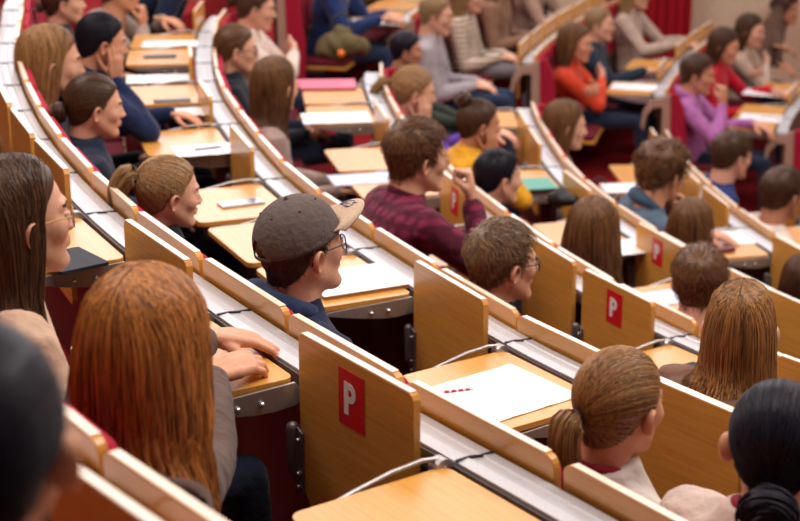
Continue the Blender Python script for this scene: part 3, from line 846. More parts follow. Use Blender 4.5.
def make_person(p):
    R = np.random.default_rng(sum(map(ord, p['key'])))
    g = p.get('g', 0); k = p['k']; hi = p.get('hi', False)
    # the head stands on the viewing ray, at a seated person's height over the floor of the tier
    C = CV[k - 1]; best = None
    zs = [p['z']] if 'z' in p else np.arange(1.34, 1.02, -.01)
    for z in zs:
        q = on_plane(*p['px'], FL(k) + z); sarc = C.near(q[0], q[1]); pt, T, N = C.at(sarc); off = (q[:2] - pt) @ N
        if best is None or abs(off - p.get('off', .27)) < best[0] - .004: best = (abs(off - p.get('off', .27)), q, sarc, pt, T, N, z, off)
    _, Hd, sarc, pt, T, N, zh, off = best
    dist = np.linalg.norm(Hd - CAM)
    s = p.get('s') or float(np.clip(p['hh'] * dist / (FPX * .245), 1.0, 1.45))
    p['s_arc'] = sarc; floor = FL(k)
    if DEBUG: print('%-8s z %.2f off %.2f dist %.2f s %.2f' % (p['key'], zh, off, dist, s))
    hip_off = p.get('hip', .29); base = pt + N * hip_off
    X = np.array([-T[0], -T[1], 0.]); Y = np.array([N[0], N[1], 0.]); Z = np.array([0, 0, 1.])
    bt = p.get('turn', 0)                                              # body turned to the left (+) in degrees
    if bt:
        c, sn = math.cos(math.radians(bt)), math.sin(math.radians(bt)); X, Y = X * c + Y * sn, Y * c - X * sn
    o3 = np.array([base[0], base[1], floor])
    M = Matrix([[X[0], Y[0], 0, o3[0]], [X[1], Y[1], 0, o3[1]], [0, 0, 1, o3[2]], [0, 0, 0, 1]])
    loc = lambda w: np.array([(w - o3) @ X, (w - o3) @ Y, (w - o3)[2]])
    h = loc(Hd)
    yaw, pit, rol = (math.radians(p.get(a, 0)) for a in ('yaw', 'pitch', 'roll'))   # yaw + = turns to the sitter's left
    Rh = np.array(Matrix.Rotation(yaw, 3, 'Z') @ Matrix.Rotation(-pit, 3, 'X') @ Matrix.Rotation(rol, 3, 'Y'))  # pitch + = looks down
    hs = s * p.get('hs', 1.0)
    hm = lambda V: (np.asarray(V) * hs) @ Rh.T + h
    Pn = h + (Rh @ np.array([0, -.040, -.140])) * hs * .6 + np.array([0, -.042, -.140]) * hs * .4
    hz = p.get('hz', .50); Ph = np.array([0., 0, hz])
    root = thing('person', p['label'], 'person', 'students seated in the lecture hall', M)
    sk = skin_mat(*SKINS[p.get('skin', 0)])
    hmn, hd, hl = p['hair']; hmat = hair_mat('hair_' + hmn, hd, hl)
    HP = head_proto(g, hi); V, F, Mi = head_geo(HP, p.get('sx', 1.0))
    m = MB(); b = 0
    m.add(hm(V), F); m.m = list(Mi)
    # skeleton
    body = MB(); ax, fw, up = torso(body, Ph, Pn, g, -.008, s)
    sw = (.158, .182)[g] * s
    arms = p.get('arms', {}); wr = []
    cl = MB(); inf = p.get('inf', .021); torso(cl, Ph, Pn, g, inf, s)
    sleeves = p.get('sleeve', 'long')
    for sd, nm in ((-1, 'l'), (1, 'r')):
        Sh = Pn + up * (-.066) + ax * sd * sw + fw * -.012
        A = arms.get(nm, 'lap')
        if A == 'lap': Wt = np.array([sd * .10, .34, hz + .12]); pole = (sd * .5, -.4, -1); hd_ = (-sd * .5, .9, -.25); pn = (0, .1, -1); pose = 'rest'
        elif A == 'desk': Wt = np.array([sd * .13, .52, .80]); pole = (sd * .8, -.3, -1); hd_ = (-sd * .55, .8, -.1); pn = (0, 0, -1); pose = 'rest'
        elif A == 'cross': Wt = np.array([-sd * .10, .24, .80 + .03 * sd]); pole = (sd * 1, .2, -.7); hd_ = (-sd, -.05, .1); pn = (0, -1, -.1); pose = 'rest'
        elif A == 'cheek': Wt = h + (Rh @ np.array([sd * .060, .060, -.155])) * hs; pole = (sd * .7, .5, -1); hd_ = Rh @ np.array([sd * .12, -.10, 1]); pn = Rh @ np.array([-sd, -.3, 0]); pose = 'cheek'
        elif A == 'chin': Wt = h + (Rh @ np.array([sd * .03, .115, -.200])) * hs; pole = (sd * .5, .6, -1); hd_ = Rh @ np.array([-sd * .2, .0, 1]); pn = Rh @ np.array([-sd * .2, -1, 0]); pose = 'fist'
        elif A == 'mouth': Wt = h + (Rh @ np.array([sd * .05, .185, -.155])) * hs; pole = (sd * .6, .4, -1); hd_ = Rh @ np.array([-sd * .25, -.10, 1]); pn = Rh @ np.array([-sd * .5, -1, -.2]); pose = 'fist'
        else:
          Wt = loc(on_plane(*A['px'], ZR(k) + A.get('h', .03))) if 'px' in A else np.array(A['w'], float); pole = A.get('pole', (sd * .6, 0, -1)); hd_ = A.get('d', (0, 1, 0)); pn = A.get('n', (0, 0, -1)); pose = A.get('pose', 'rest')
        rc = p.get('reach', 1); El, Wt = elbow(Sh, Wt, .285 * s * rc, .255 * s * rc, pole)
        r1, r2, r3 = (.043, .036, .024) if g == 0 else (.050, .041, .028)
        body.tube([Sh - ax * sd * .03, Sh, (Sh + El) / 2, El], [r1, r1 * .95, r1 * .85, r2 * .9], 12)
        body.tube([El, El * .65 + Wt * .35, Wt], [r2 * .9, r2, r3], 12)
        wr.append((Wt, hd_, pn, pose, sd))
        c = inf + .006
        cl.tube([Sh - ax * sd * .05 + up * -.012, Sh + up * -.006, (Sh + El) / 2, El], [r1 + c + .006, r1 + c + .008, r1 + c, r2 + c], 14)
        if sleeves == 'long': cl.tube([El, El * .6 + Wt * .4, El * .06 + Wt * .94], [r2 + c, r2 + c, r3 + c * .7], 14)
        else:
            pass
    # legs
    lg = MB(); spread = .11
    for sd in (-1, 1):
        hp = Ph + np.array([sd * .085, 0, -.02]); kn = np.array([sd * spread, .44 * s, hz - .0]); ft = np.array([sd * spread, .44 * s + .03, .09])
        lg.tube([hp, (hp + kn) / 2, kn], [.095, .085, .062], 14); lg.tube([kn, kn * .6 + ft * .4, ft], [.062, .058, .045], 12)
        body.tube([hp, kn], [.06, .045], 8); body.tube([kn, ft], [.045, .032], 8)
        sh = MB(); sh.tube([ft + np.array([0, -.03, -.05]), ft + np.array([0, .08, -.055]), ft + np.array([0, .16, -.062])], [.036, .038, .030], 12)
        p.setdefault('_sh', []).append(sh)
    lg.tube([Ph + np.array([-.06, -.02, -.01]), Ph + np.array([.06, -.02, -.01])], [.12, .12], 14)
    bv, bf = remesh(body, .014, 3); m.add(bv, bf)
    for Wt, hd_, pn, pose, sd in wr:
        hv, hf = hand_geo(pose); Rr = rotm(hd_, -np.array(pn, float)); vv = hv.copy(); 
        if sd < 0: vv[:, 0] *= -1
        vv = (vv * s * (1.0 if g else .92)) @ Rr.T + Wt + norm(hd_) * .012
        m.add(vv, [q[::-1] for q in hf] if sd < 0 else hf)
    m.m = list(Mi) + [0] * (len(m.f) - len(Mi))
    lipc = {0: (.55, .19, .16), 1: (.48, .17, .13), 2: (.58, .17, .16), 3: (.36, .13, .1)}[p.get('skin', 0)]
    me = m.mesh('body'); bo = obj('body', me, [sk, hmat, 'eye_white', 'iris', plain('lips_%d' % p.get('skin', 0), lipc, .4)], root)
    # clothes
    cm = cloth_mat('cloth_' + p['key'], *p['cloth'][1:])
    cv, cf = remesh(cl, .011 if hi else .014, 4)
    # folds
    amp = p.get('fold', .006)
    for i in range(len(cv)):
        a = noise.noise(Vector(cv[i] * 9 + R.uniform(0, 0) + p['px'][0])); b_ = noise.noise(Vector((cv[i][0] * 22, cv[i][1] * 22, cv[i][2] * 9)))
        cv[i] += norm(cv[i] - (Ph + Pn) / 2) * amp * (a * 1.3 + b_ * .8)
    q = MB(); q.add(cv, cf); co = obj(p['cloth'][0], q, cm, root)
    nk = norm(Pn - (h + Rh @ np.array([0, -.03, -.05])))
    col = p.get('collar', 'crew')
    cmat = cm if not p.get('collar_col') else cloth_mat('collar_' + p['key'], p['collar_col'])
    fwh = norm(np.cross(ax, -nk)); fwh = fwh if fwh[1] > 0 else -fwh
    def ring(c, rx, ry, r, tilt=.0, n=26, gap=0, flatk=None):
        P = []
        for t in np.linspace(gap, 2 * math.pi - gap, n): P.append(c + ax * math.sin(t) * rx + fw * (math.cos(t)) * ry - up * tilt * (math.cos(t)))
        return P
    if col == 'crew':
        P = ring(Pn + up * .016, .066, .064, 0, .018); o = MB().tube(P, [.010] * len(P), 8); obj('collar', o, cmat, co)
    elif col == 'turtle':
        rings = [ellr(Pn + up * z, r1, r1, ax, fw, 20, 2) for z, r1 in ((-.01, .074), (.02, .068), (.05, .064), (.052, .056), (.02, .055))]
        obj('collar', MB().add(*ring_geo(rings)), cmat, co)
    elif col == 'shirt':
        rings = []
        for t in np.linspace(.45, 2 * math.pi - .45, 22):
            dd = ax * math.sin(t) + fw * math.cos(t); c0 = Pn + up * .0 - up * .025 * math.cos(t); 
            rings.append(np.array([c0 + dd * .070 + up * .010, c0 + dd * .066 + up * .045, c0 + dd * .072 + up * .048, c0 + dd * .090 + up * .002, c0 + dd * .084 - up * .004]))
        obj('collar', MB().add(*ring_geo(rings)), cmat, co)
    elif col == 'hood':
        P = ring(Pn + up * .012 - fw * .018, .086, .088, 0, .035); rr = [.018 + .026 * (1 - math.cos(t)) / 2 for t in np.linspace(0, 2 * math.pi, len(P))]
        o = MB().tube(P, rr, 12); v, f = remesh(o, .009, 3); obj('hood', MB().add(v, f), cmat, co)
    # trousers, shoes
    v, f = remesh(lg, .016, 3); tm = cloth_mat('trousers_' + p.get('legs', ('navy', (.012, .018, .045)))[0], p.get('legs', ('navy', (.012, .018, .045)))[1])
    obj('trousers', MB().add(v, f), tm, root)
    for sh in p['_sh']: obj('shoe', sh, plain('shoe_leather', (.03, .028, .03), .5), root)
    # hair in head space
    st = dict(p.get('style', {})); kind = st.pop('kind')
    he = bpy.data.objects.new('t', None)
    if kind != 'none':
        ho = make_hair(kind, HP, hmat, root, R, sx=p.get('sx', 1.0) * 1.0, dens=st.pop('dens', 1.0 if hi else .55), **st)
        me = ho.data; n = len(me.vertices); A = np.empty(n * 3); me.vertices.foreach_get('co', A); A = hm(A.reshape(-1, 3))
        if kind == 'long':     # long hair rests on the shoulders and back
            A = drape_on(A, cv, Pn, h, hs, R)
        me.vertices.foreach_set('co', A.reshape(-1)); me.update()
    if p.get('band'):
        tie = np.array(st.get('tie', (0, -.115, .03))); d = norm(tie - C0); c = tie + d * .010
        u = norm(np.cross(d, [1, .1, 0])); v = np.cross(d, u); P = [hm((c + (u * math.cos(t) + v * math.sin(t)) * .016)[None])[0] for t in np.linspace(0, 2 * math.pi, 16)]
        obj('hair_band', MB().tube(P, [.006] * 16, 8), plain('band_black', (.01, .008, .01), .7), ho)
    if p.get('glasses'):
        gm = plain('glasses_' + p['glasses'], {'black': (.01, .01, .012), 'gold': (.45, .28, .10)}[p['glasses']], .3, .0 if p['glasses'] == 'black' else .8)
        o = MB(); rf = .0016 if p['glasses'] == 'black' else .0011
        for sg in (-1, 1):
            P = [hm(np.array([[sg * .033 + .0235 * math.copysign(abs(math.cos(t)) ** .8, math.cos(t)), .099 - .010 * (abs(sg * .033 + .0235 * math.cos(t)) / .055) ** 2 * 1.2, -.013 + .019 * math.copysign(abs(math.sin(t)) ** .8, math.sin(t))]]))[0] for t in np.linspace(0, 2 * math.pi, 25)]
            o.tube(P, [rf * 1.2] * 25, 6)
            o.tube([hm(np.array([q]))[0] for q in ((sg * .056, .086, -.006), (sg * .068, .070, -.004), (sg * .0775, .01, -.004), (sg * .079, -.012, -.012), (sg * .077, -.020, -.030))], [rf * 1.3] * 5, 6)
        o.tube([hm(np.array([q]))[0] for q in ((-.010, .101, -.008), (0, .105, -.005), (.010, .101, -.008))], [rf] * 3, 6)
        go = obj('glasses', o, gm, root)
        lens = MB()
        for sg in (-1, 1):
            V = [hm(np.array([[sg * .033 + .022 * math.cos(t), .0985 - .009 * (abs(sg * .033 + .0235 * math.cos(t)) / .055) ** 2, -.013 + .018 * math.sin(t)]]))[0] for t in np.linspace(0, 2 * math.pi, 20, endpoint=False)]
            V += [v_ - (Rh @ np.array([0, .001, 0])) for v_ in V]
            lens.add(V, [tuple(range(20)), tuple(range(20, 40))[::-1]] + [(i, (i + 1) % 20, 20 + (i + 1) % 20, 20 + i) for i in range(20)])
        obj('lens', lens, lens_mat(), go, smooth=False)
    if p.get('extra'): p['extra'](p, root, hm, h, Rh, Pn, ax, fw, up, R)
    PEOPLE.append((p, root)); return root
def lens_mat():
    if 'lens' in MATS: return MATS['lens']
    m, nt, b = new_mat('lens'); b.inputs['Transmission Weight'].default_value = 1; b.inputs['Roughness'].default_value = .0; b.inputs['IOR'].default_value = 1.05
    MATS['lens'] = m; return m
from mathutils.bvhtree import BVHTree
def drape_on(A, cv, Pn, h, hs, R):
    """move long hair that would sink into the shoulders onto the cloth"""
    # shoulders approximated by the cloth points: lift in the direction away from the trunk axis
    from mathutils.kdtree import KDTree
    sub = cv[cv[:, 2] > Pn[2] - .45]; kd = KDTree(len(sub))
    for i, v in enumerate(sub): kd.insert(v, i)
    kd.balance(); cen = Pn - np.array([0, 0, .25])
    low = np.where(A[:, 2] < Pn[2] + .10)[0]
    for i in low:
        a = A[i]; c = np.array([cen[0] * .0 + Pn[0], Pn[1], min(a[2], Pn[2] - .12)])
        co, _, ds = kd.find(a); co = np.array(co); dn = norm(co - c)
        dep = (a - co) @ dn - .008
        if dep < 0 and ds < .15: A[i] = a - dn * max(dep, -.05)
    return A

# ------------------------------------------------------------------ who sits where
HB = dict(black=('black', (.004, .004, .008), (.022, .020, .034)), dark=('dark_brown', (.016, .007, .004), (.13, .058, .030)),
          brown=('brown', (.032, .013, .006), (.24, .11, .045)), light=('light_brown', (.10, .042, .014), (.46, .24, .095)), copper=('copper', (.036, .015, .006), (.46, .22, .075)), olive=('olive_brown', (.035, .020, .010), (.33, .21, .115)),
          gold=('golden', (.15, .075, .028), (.50, .30, .14)), auburn=('auburn', (.080, .020, .004), (.60, .24, .065)),
          fair=('sandy', (.14, .080, .035), (.44, .29, .15)))
def earring(p, root, hm, h, Rh, Pn, ax, fw, up, R):
    for sg in (-1, 1):
        P = [hm(np.array([[sg * .081, -.006 + .011 * math.sin(t), -.066 - .011 * math.cos(t) + .0]]))[0] for t in np.linspace(0, 2 * math.pi, 16)]
        obj('earring', MB().tube(P, [.0016] * 16, 6), plain('gold_metal', (.75, .50, .20), .25, .9), root)
def cap_extra(p, root, hm, h, Rh, Pn, ax, fw, up, R):
    c0 = np.array([0, -.012, .020]); tl = math.radians(9); N1, N2 = 72, 22
    def pt(az, po, rx=.088, ry=.109, rz=.100):
        q = (1 - abs(math.sin(po)) ** 8 * .0)
        seam = 1 - .010 * math.exp(-((((az / (math.pi / 3)) + .5) % 1 - .5) / .035) ** 2)
        v = np.array([rx * math.sin(az) * math.sin(po) ** .86, ry * math.cos(az) * math.sin(po) ** .86, rz * math.cos(po)]) * seam
        v[0] *= 1; y, z = v[1], v[2]
        v = np.array([v[0], y * math.cos(tl) - z * math.sin(tl), y * math.sin(tl) + z * math.cos(tl)])
        return c0 + v
    rows = []
    for i in range(N2):
        po = .02 + (1.66 - .02) * i / (N2 - 1); rows.append(np.array([pt(2 * math.pi * j / N1, po) for j in range(N1)]))
    inner = [r_ * 1.0 - (r_ - c0) * .03 for r_ in rows[::-1]]
    m = MB(); V = np.concatenate(rows + inner); F = []
    allr = rows + inner
    for i in range(len(allr) - 1):
        for j in range(N1):
            po = .02 + 1.64 * (min(i, 2 * N2 - 1 - i)) / (N2 - 1); az = 2 * math.pi * (j + .5) / N1
            if i != N2 - 1 and abs(az - math.pi) < .42 and po > 1.66 - .48 * math.cos((az - math.pi) / .42 * 1.57): continue    # opening over the strap
            F.append((i * N1 + j, i * N1 + (j + 1) % N1, (i + 1) * N1 + (j + 1) % N1, (i + 1) * N1 + j))
    m.add(hm(V), F)
    gm = plain('cap_cloth', (.125, .100, .095), .95, 0, .15, .5, 55)
    bm_ = plain('cap_peak', (.50, .37, .27), .8, 0, .2, .1, 90)
    cap = obj('cap', m, gm, None); tag(cap, 'grey baseball cap with beige peak worn by the man with black glasses', 'cap')
    cap.matrix_world = root.matrix_world.copy()
    obj('button', MB().tube([hm(pt(0, 0)[None])[0], hm(pt(0, 0)[None] + [0, 0, .004])[0]], [.008, .006], 12), gm, cap)
    e = MB()
    for az in (math.pi / 6 + i * math.pi / 3 for i in range(6)):
        q = pt(az, .62); n = norm(q - c0); e.tube(hm(np.array([q, q + n * .0015])), [.0032, .003], 8)
    obj('eyelet', e, plain('cap_stitch', (.05, .035, .03), .8), cap)
    e = MB(); P = [pt(a, 1.64) for a in np.linspace(math.pi - .45, math.pi + .45, 14)]
    e.tube(hm(np.array(P)), [.006] * 14, 8, flat=((0, 0, 1), .3)); obj('strap', e, gm, cap)
    # peak
    rows = []; n = 26
    for r_ in np.linspace(0, 1, 9):
        ring = []
        for t in np.linspace(-1, 1, n):
            az = t * .98; q = pt(az, 1.52); dx = q[0] * (1 - .03 * r_); ext = .078 * r_ * math.cos(t * 1.35) ** .55
            ring.append(np.array([dx, q[1] + ext, q[2] + .004 + .012 * r_ - .028 * t * t * r_ + .01 * math.sin(r_ * 2)]))
        rows.append(np.array(ring))
    top = np.concatenate(rows); bot = top - np.array([0, .0, .0035]); V = np.vstack([top, bot]); F = []; o_ = len(top)
    for i in range(8):
        for j in range(n - 1):
            a = (i * n + j, i * n + j + 1, (i + 1) * n + j + 1, (i + 1) * n + j); F.append(a); F.append(tuple(x + o_ for x in a[::-1]))
    bd = [(8 * n + j, 8 * n + j + 1) for j in range(n - 1)] + [(i * n, (i + 1) * n) for i in range(8)] + [(i * n + n - 1, (i + 1) * n + n - 1) for i in range(8)] + [(j, j + 1) for j in range(n - 1)]
    for a, b in bd: F.append((a, b, b + o_, a + o_))
    pk = obj('peak', MB().add(hm(V), F), bm_, cap)
    def onpeak(u, v):   # u across, v outwards
        i = v * 8; j = (u + 1) / 2 * (n - 1); i0, j0 = int(i), int(j); a, b = i - i0, j - j0
        return (rows[i0][j0] * (1 - b) + rows[i0][j0 + 1] * b) * (1 - a) + (rows[i0 + 1][j0] * (1 - b) + rows[i0 + 1][j0 + 1] * b) * a + np.array([0, 0, .0012])
    lg = MB()
    for cu, cv_, ru, rv, a0, a1 in ((-.10, .62, .20, .17, .4, 5.4), (-.02, .52, .11, .10, 2, 7.4), (-.28, .60, .07, .1, 0, 6.28), (.12, .68, .1, .08, 1, 5)):
        P = [onpeak(cu + ru * math.cos(t), cv_ + rv * math.sin(t)) for t in np.linspace(a0, a1, 18)]
        lg.tube(hm(np.array(P)), [.0013] * 18, 6, flat=((0, 0, 1), .4))
    obj('logo', lg, plain('logo_purple', (.13, .10, .33), .6), cap)
def cuff_watch(p, root, hm, h, Rh, Pn, ax, fw, up, R): pass
P0 = dict
PEOPLE_SPECS = [
 # ---- nearest the camera
 P0(key='edge', k=-1, px=(-22, 436), z=1.20, off=.8, hip=.45, s=1.12, g=0, yaw=48, hair=HB['black'], style=dict(kind='bun', tie=(0, -.115, -.03), width=.05), cloth=('jacket', (.40, .16, .07)), collar='crew', skin=1,
    label='out-of-focus person at the lower left edge with very dark hair', short='the dark-haired person at lower left'),
 P0(key='redhead', k=0, px=(148, 345), z=1.12, s=1.30, reach=1.3, hi=True, yaw=34, pitch=8, hair=HB['auburn'], style=dict(kind='long', L=.31, th=.022, width=.104, wave=.003), cloth=('sweater', (.10, .06, .05)), skin=1,
    arms=dict(r=dict(px=(216, 362), d=(-.3, 1, .0), n=(-.3, 0, -1), pose='rest'), l=dict(px=(208, 336), h=.05, d=(.35, .9, -.15), n=(0, 0, -1), pose='rest')),
    label='woman with long auburn hair seen from behind, hands on a wooden desk', short='the auburn-haired woman'),
 P0(key='leftgirl', k=0, px=(18, 214), hh=128, off=.34, hi=True, yaw=2, pitch=-2, hair=HB['dark'], style=dict(kind='long', L=.34, th=.012, width=.10), cloth=('sweater', (.62, .42, .31)), glasses='gold', skin=2, extra=earring, collar='turtle', arms=dict(r='lap', l='lap'),
    label='woman with long dark brown hair, thin round glasses and a cream sweater', short='the woman in cream with thin glasses'),
 # ---- second seated row
 P0(key='ponytop', k=1, px=(170, 190), hh=76, off=.27, hi=True, yaw=-4, pitch=6, hair=HB['gold'], style=dict(kind='pony', tie=(0, -.100, .045), width=.038, tail=[(0, -.100, .045), (-.0, -.135, .052), (-.0, -.165, .01), (0, -.165, -.05), (0, -.145, -.125)]), band=True, cloth=('jacket', (.010, .013, .016)), collar='hood', skin=2,
    label='woman with a blonde ponytail and a black hooded jacket', short='the woman with the blonde ponytail'),
 P0(key='capman', k=1, px=(302, 244), hh=104, off=.30, hi=True, g=1, yaw=2, pitch=-6, hair=HB['dark'], style=dict(kind='crop', th=.006), cloth=('jacket', (.012, .018, .055)), collar='hood', collar_col=(.02, .035, .10), skin=2, glasses='black', extra=cap_extra, arms=dict(r='lap', l='lap'),
    label='man in black glasses and a navy hooded jacket, wearing a grey cap', short='the man in the grey cap'),
 P0(key='bun', k=1, px=(96, 104), hh=66, off=.30, yaw=-2, pitch=6, hair=HB['dark'], style=dict(kind='bun', tie=(0, -.105, -.035), width=.046), band=True, cloth=('sweater', (.012, .020, .045)), skin=2,
    label='woman in navy with dark hair tied in a low bun', short='the woman with the low bun'),
 P0(key='longleft', k=1, px=(52, 60), hh=72, off=.22, yaw=2, pitch=4, hair=HB['light'], style=dict(kind='long', L=.30, th=.014, width=.10, wave=.003), cloth=('sweater', (.02, .02, .03)), skin=2,
    label='woman with long light brown hair beside the leftmost red seats', short='the long-haired woman at upper left'),
 P0(key='cheek', k=1, px=(103, 40), hh=58, off=.48, yaw=2, pitch=10, hair=HB['black'], style=dict(kind='bun', tie=(0, -.10, -.05), width=.025), cloth=('sweater', (.010, .020, .075)), skin=1, arms=dict(r='cheek', l='desk'),
    label='dark-haired person in a navy sweater resting the cheek on one hand', short='the person resting cheek on hand'),
 P0(key='topleft', k=1, px=(64, 0), s=1.2, off=.3, yaw=0, hair=HB['dark'], style=dict(kind='bun', tie=(0, -.10, -.03), width=.034), cloth=('top', (.03, .03, .045)), skin=2,
    label='person with brown hair tied back at the top left edge', short='the person at top left'),
 P0(key='beige', k=1, px=(120, -12), s=1.3, off=.55, g=1, yaw=0, hair=HB['brown'], style=dict(kind='short', th=.014), cloth=('sweater', (.36, .27, .23)), skin=1, arms=dict(r='chin', l='desk'),
    label='person in a beige knit sweater leaning an elbow on the desk', short='the person in beige knit'),
 P0(key='navyend', k=1, px=(196, -48), s=1.2, z=1.2, yaw=0, hair=HB['dark'], g=1, style=dict(kind='short'), cloth=('jacket', (.006, .014, .045)), skin=1, arms=dict(r='lap', l='lap'),
    label='person in dark navy clothes at the far end behind the beige sweater', short='the person in dark navy'),
 P0(key='ponyfront', k=1, px=(621, 400), hh=119, off=.30, hi=True, yaw=6, pitch=4, hair=HB['light'], style=dict(kind='pony', tie=(-.012, -.112, -.020), width=.034, tail=[(-.012, -.112, -.020), (-.014, -.142, -.022), (-.010, -.155, -.06), (-.004, -.14, -.12), (0, -.115, -.18)]), band=True, cloth=('top', (.58, .52, .48)), collar_col=(.28, .01, .03), skin=1, arms=dict(r='lap', l='lap'),
    label='woman with a light brown ponytail and bare neck, seen from behind', short='the woman with light brown ponytail'),
 P0(key='blackhair', k=1, px=(778, 440), hh=132, off=.38, hi=True, yaw=38, pitch=6, hair=HB['black'], style=dict(kind='bun', tie=(.0, -.115, -.075), width=.055), cloth=('sweater', (.66, .52, .46)), collar_col=(.28, .01, .03), skin=1, sx=1.05,
    label='person with black tied-back hair and a cream top at the lower right', short='the black-haired person at lower right'),
 # ---- third seated row
 P0(key='shortglass', k=2, px=(237, 47), hh=50, off=.25, yaw=0, pitch=5, hair=HB['brown'], style=dict(kind='bun', tie=(0, -.09, -.07), width=.028), cloth=('top', (.010, .016, .030)), glasses='black', skin=2,
    label='woman with brown hair, glasses and a dark top', short='the woman in a dark top'),
 P0(key='whitearm', k=2, px=(257, 6), hh=46, off=.28, yaw=2, pitch=10, hair=HB['dark'], style=dict(kind='bun', tie=(0, -.11, .0), width=.040), cloth=('shirt', (.75, .62, .56)), skin=2, arms=dict(r='cross', l='cross'),
    label='woman in a pale top with dark hair gathered behind, head bowed', short='the bowed woman in pale top'),
 P0(key='longmid', k=2, px=(276, 84), hh=58, off=.32, yaw=32, pitch=4, hair=HB['brown'], style=dict(kind='long', L=.21, th=.014, width=.080, wave=.002), cloth=('coat', (.33, .24, .21)), skin=2, glasses='gold', arms=dict(r='lap', l='lap'),
    label='woman with long dark brown hair in a grey-brown coat', short='the woman in the grey-brown coat'),
 P0(key='burgundy', k=2, px=(419, 155), hh=73, off=.56, hip=.40, hi=True, g=1, yaw=-2, pitch=4, hair=HB['brown'], style=dict(kind='short', th=.020), cloth=('shirt', (.085, .008, .026), 'plaid', (.20, .018, .06)), collar='shirt', glasses='gold', skin=2, arms=dict(r='mouth', l='desk'),
    label='man in a burgundy checked shirt holding a fist to his mouth', short='the man in burgundy check'),
 P0(key='shortman', k=2, px=(504, 259), hh=85, off=.27, hi=True, g=1, yaw=-4, pitch=2, hair=HB['olive'], style=dict(kind='short', th=.014), cloth=('shirt', (.020, .012, .018)), collar_col=(.30, .01, .03), glasses='black', skin=2,
    label='man with short light brown hair and black glasses, seat back in front', short='the short-haired man in black glasses'),
 P0(key='straight', k=2, px=(741, 324), hh=95, off=.45, hi=True, yaw=36, pitch=4, hair=HB['copper'], style=dict(kind='long', L=.44, th=.014, width=.090), cloth=('sweater', (.16, .08, .05)), skin=2,
    label='woman with long straight light brown hair seen from behind', short='the woman with straight brown hair'),
 # ---- fourth seated row
 P0(key='beanie', k=3, px=(407, 49), hh=37, off=.22, yaw=0, pitch=4, hair=HB['black'], style=dict(kind='crop', th=.016, dens=.2), cloth=('jacket', (.03, .04, .03)), skin=3,
    label='person with smooth black hair in dark clothes behind the blonde woman', short='the person with smooth black hair'),
 P0(key='blonde', k=3, px=(415, 90), hh=52, off=.27, yaw=0, pitch=10, hair=HB['gold'], style=dict(kind='pony', tie=(0, -.108, .02), width=.026, tail=[(0, -.108, .02), (0, -.15, .02), (0, -.19, -.03), (0, -.20, -.09)]), cloth=('sweater', (.14, .055, .42)), collar_col=(.28, .01, .05), skin=2, arms=dict(r='cheek', l='desk'),
    label='blonde woman with a ponytail in a purple sweater, hand at her cheek', short='the blonde woman in purple'),
 P0(key='yellow', k=3, px=(480, 122), hh=51, off=.42, yaw=0, pitch=6, hair=HB['dark'], style=dict(kind='bun', tie=(0, -.075, .085), width=.046), cloth=('sweater', (.72, .36, .02)), skin=3, arms=dict(r='cheek', l='lap'),
    label='person with a dark top knot in a mustard yellow sweater', short='the person in mustard yellow'),
 P0(key='blackshort', k=3, px=(499, 175), hh=57, off=.27, g=1, yaw=2, pitch=4, hair=HB['black'], style=dict(kind='crop', th=.010), cloth=('jacket', (.008, .009, .012)), collar='shirt', skin=2,
    label='young man with cropped black hair and a black jacket', short='the man with cropped black hair'),
 P0(key='longfour', k=3, px=(594, 231), hh=71, off=.34, yaw=42, pitch=6, hair=HB['brown'], style=dict(kind='long', L=.26, th=.018, width=.108, wave=.004), cloth=('sweater', (.05, .04, .04)), skin=2, glasses='black',
    label='woman with long brown hair and glasses next to a white sheet', short='the brown-haired woman by white sheet'),
 P0(key='tousled', k=3, px=(700, 280), hh=70, off=.36, g=1, yaw=44, pitch=8, hair=HB['brown'], style=dict(kind='short', th=.024), cloth=('shirt', (.03, .03, .04)), skin=2,
    label='man with tousled brown hair seen from behind, a lilac sheet beside him', short='the tousle-haired man'),
 # ---- fifth seated row
 P0(key='longaisle', k=4, px=(566, 124), hh=54, off=.25, yaw=4, pitch=6, hair=HB['brown'], style=dict(kind='long', L=.28, th=.014, width=.096), cloth=('cardigan', (.30, .22, .19)), skin=2,
    label='woman with long brown hair beside the red carpeted aisle', short='the woman beside the aisle'),
 P0(key='curly', k=4, px=(663, 171), hh=61, off=.48, g=1, yaw=22, pitch=12, hair=HB['brown'], style=dict(kind='curly', th=.034), cloth=('jacket', (.085, .135, .20)), collar='hood', collar_col=(.06, .11, .18), skin=1, arms=dict(r='chin', l='desk'),
    label='person with curly brown hair in a blue denim jacket', short='the person in denim jacket'),
 P0(key='longfive', k=4, px=(692, 226), hh=60, off=.34, yaw=36, pitch=6, hair=HB['brown'], style=dict(kind='long', L=.24, th=.014, width=.096), cloth=('sweater', (.06, .05, .05)), skin=2, glasses='black',
    label='long-haired woman beside papers and a dark red pen case', short='the woman by the pen case'),
 P0(key='rightedge', k=4, px=(803, 280), hh=54, off=.30, yaw=30, hair=HB['dark'], style=dict(kind='long', L=.2, th=.016, width=.10), cloth=('sweater', (.05, .04, .04)), skin=2,
    label='person with dark hair cut off by the right edge, mid height', short='the person at right edge'),
 # ---- sixth seated row
 P0(key='navytee', k=5, px=(733, 154), hh=47, off=.42, g=1, yaw=18, pitch=8, hair=HB['dark'], style=dict(kind='short', th=.018), cloth=('shirt', (.012, .030, .16)), skin=2,
    label='man with dark short hair in a royal blue shirt', short='the man in royal blue'),
 P0(key='white', k=5, px=(783, 192), hh=51, off=.42, g=1, yaw=24, pitch=8, hair=HB['dark'], style=dict(kind='short', th=.018), cloth=('shirt', (.70, .60, .56)), skin=3,
    label='man with dark hair in a white top near the right edge', short='the man in white'),
 # ---- beyond the aisle
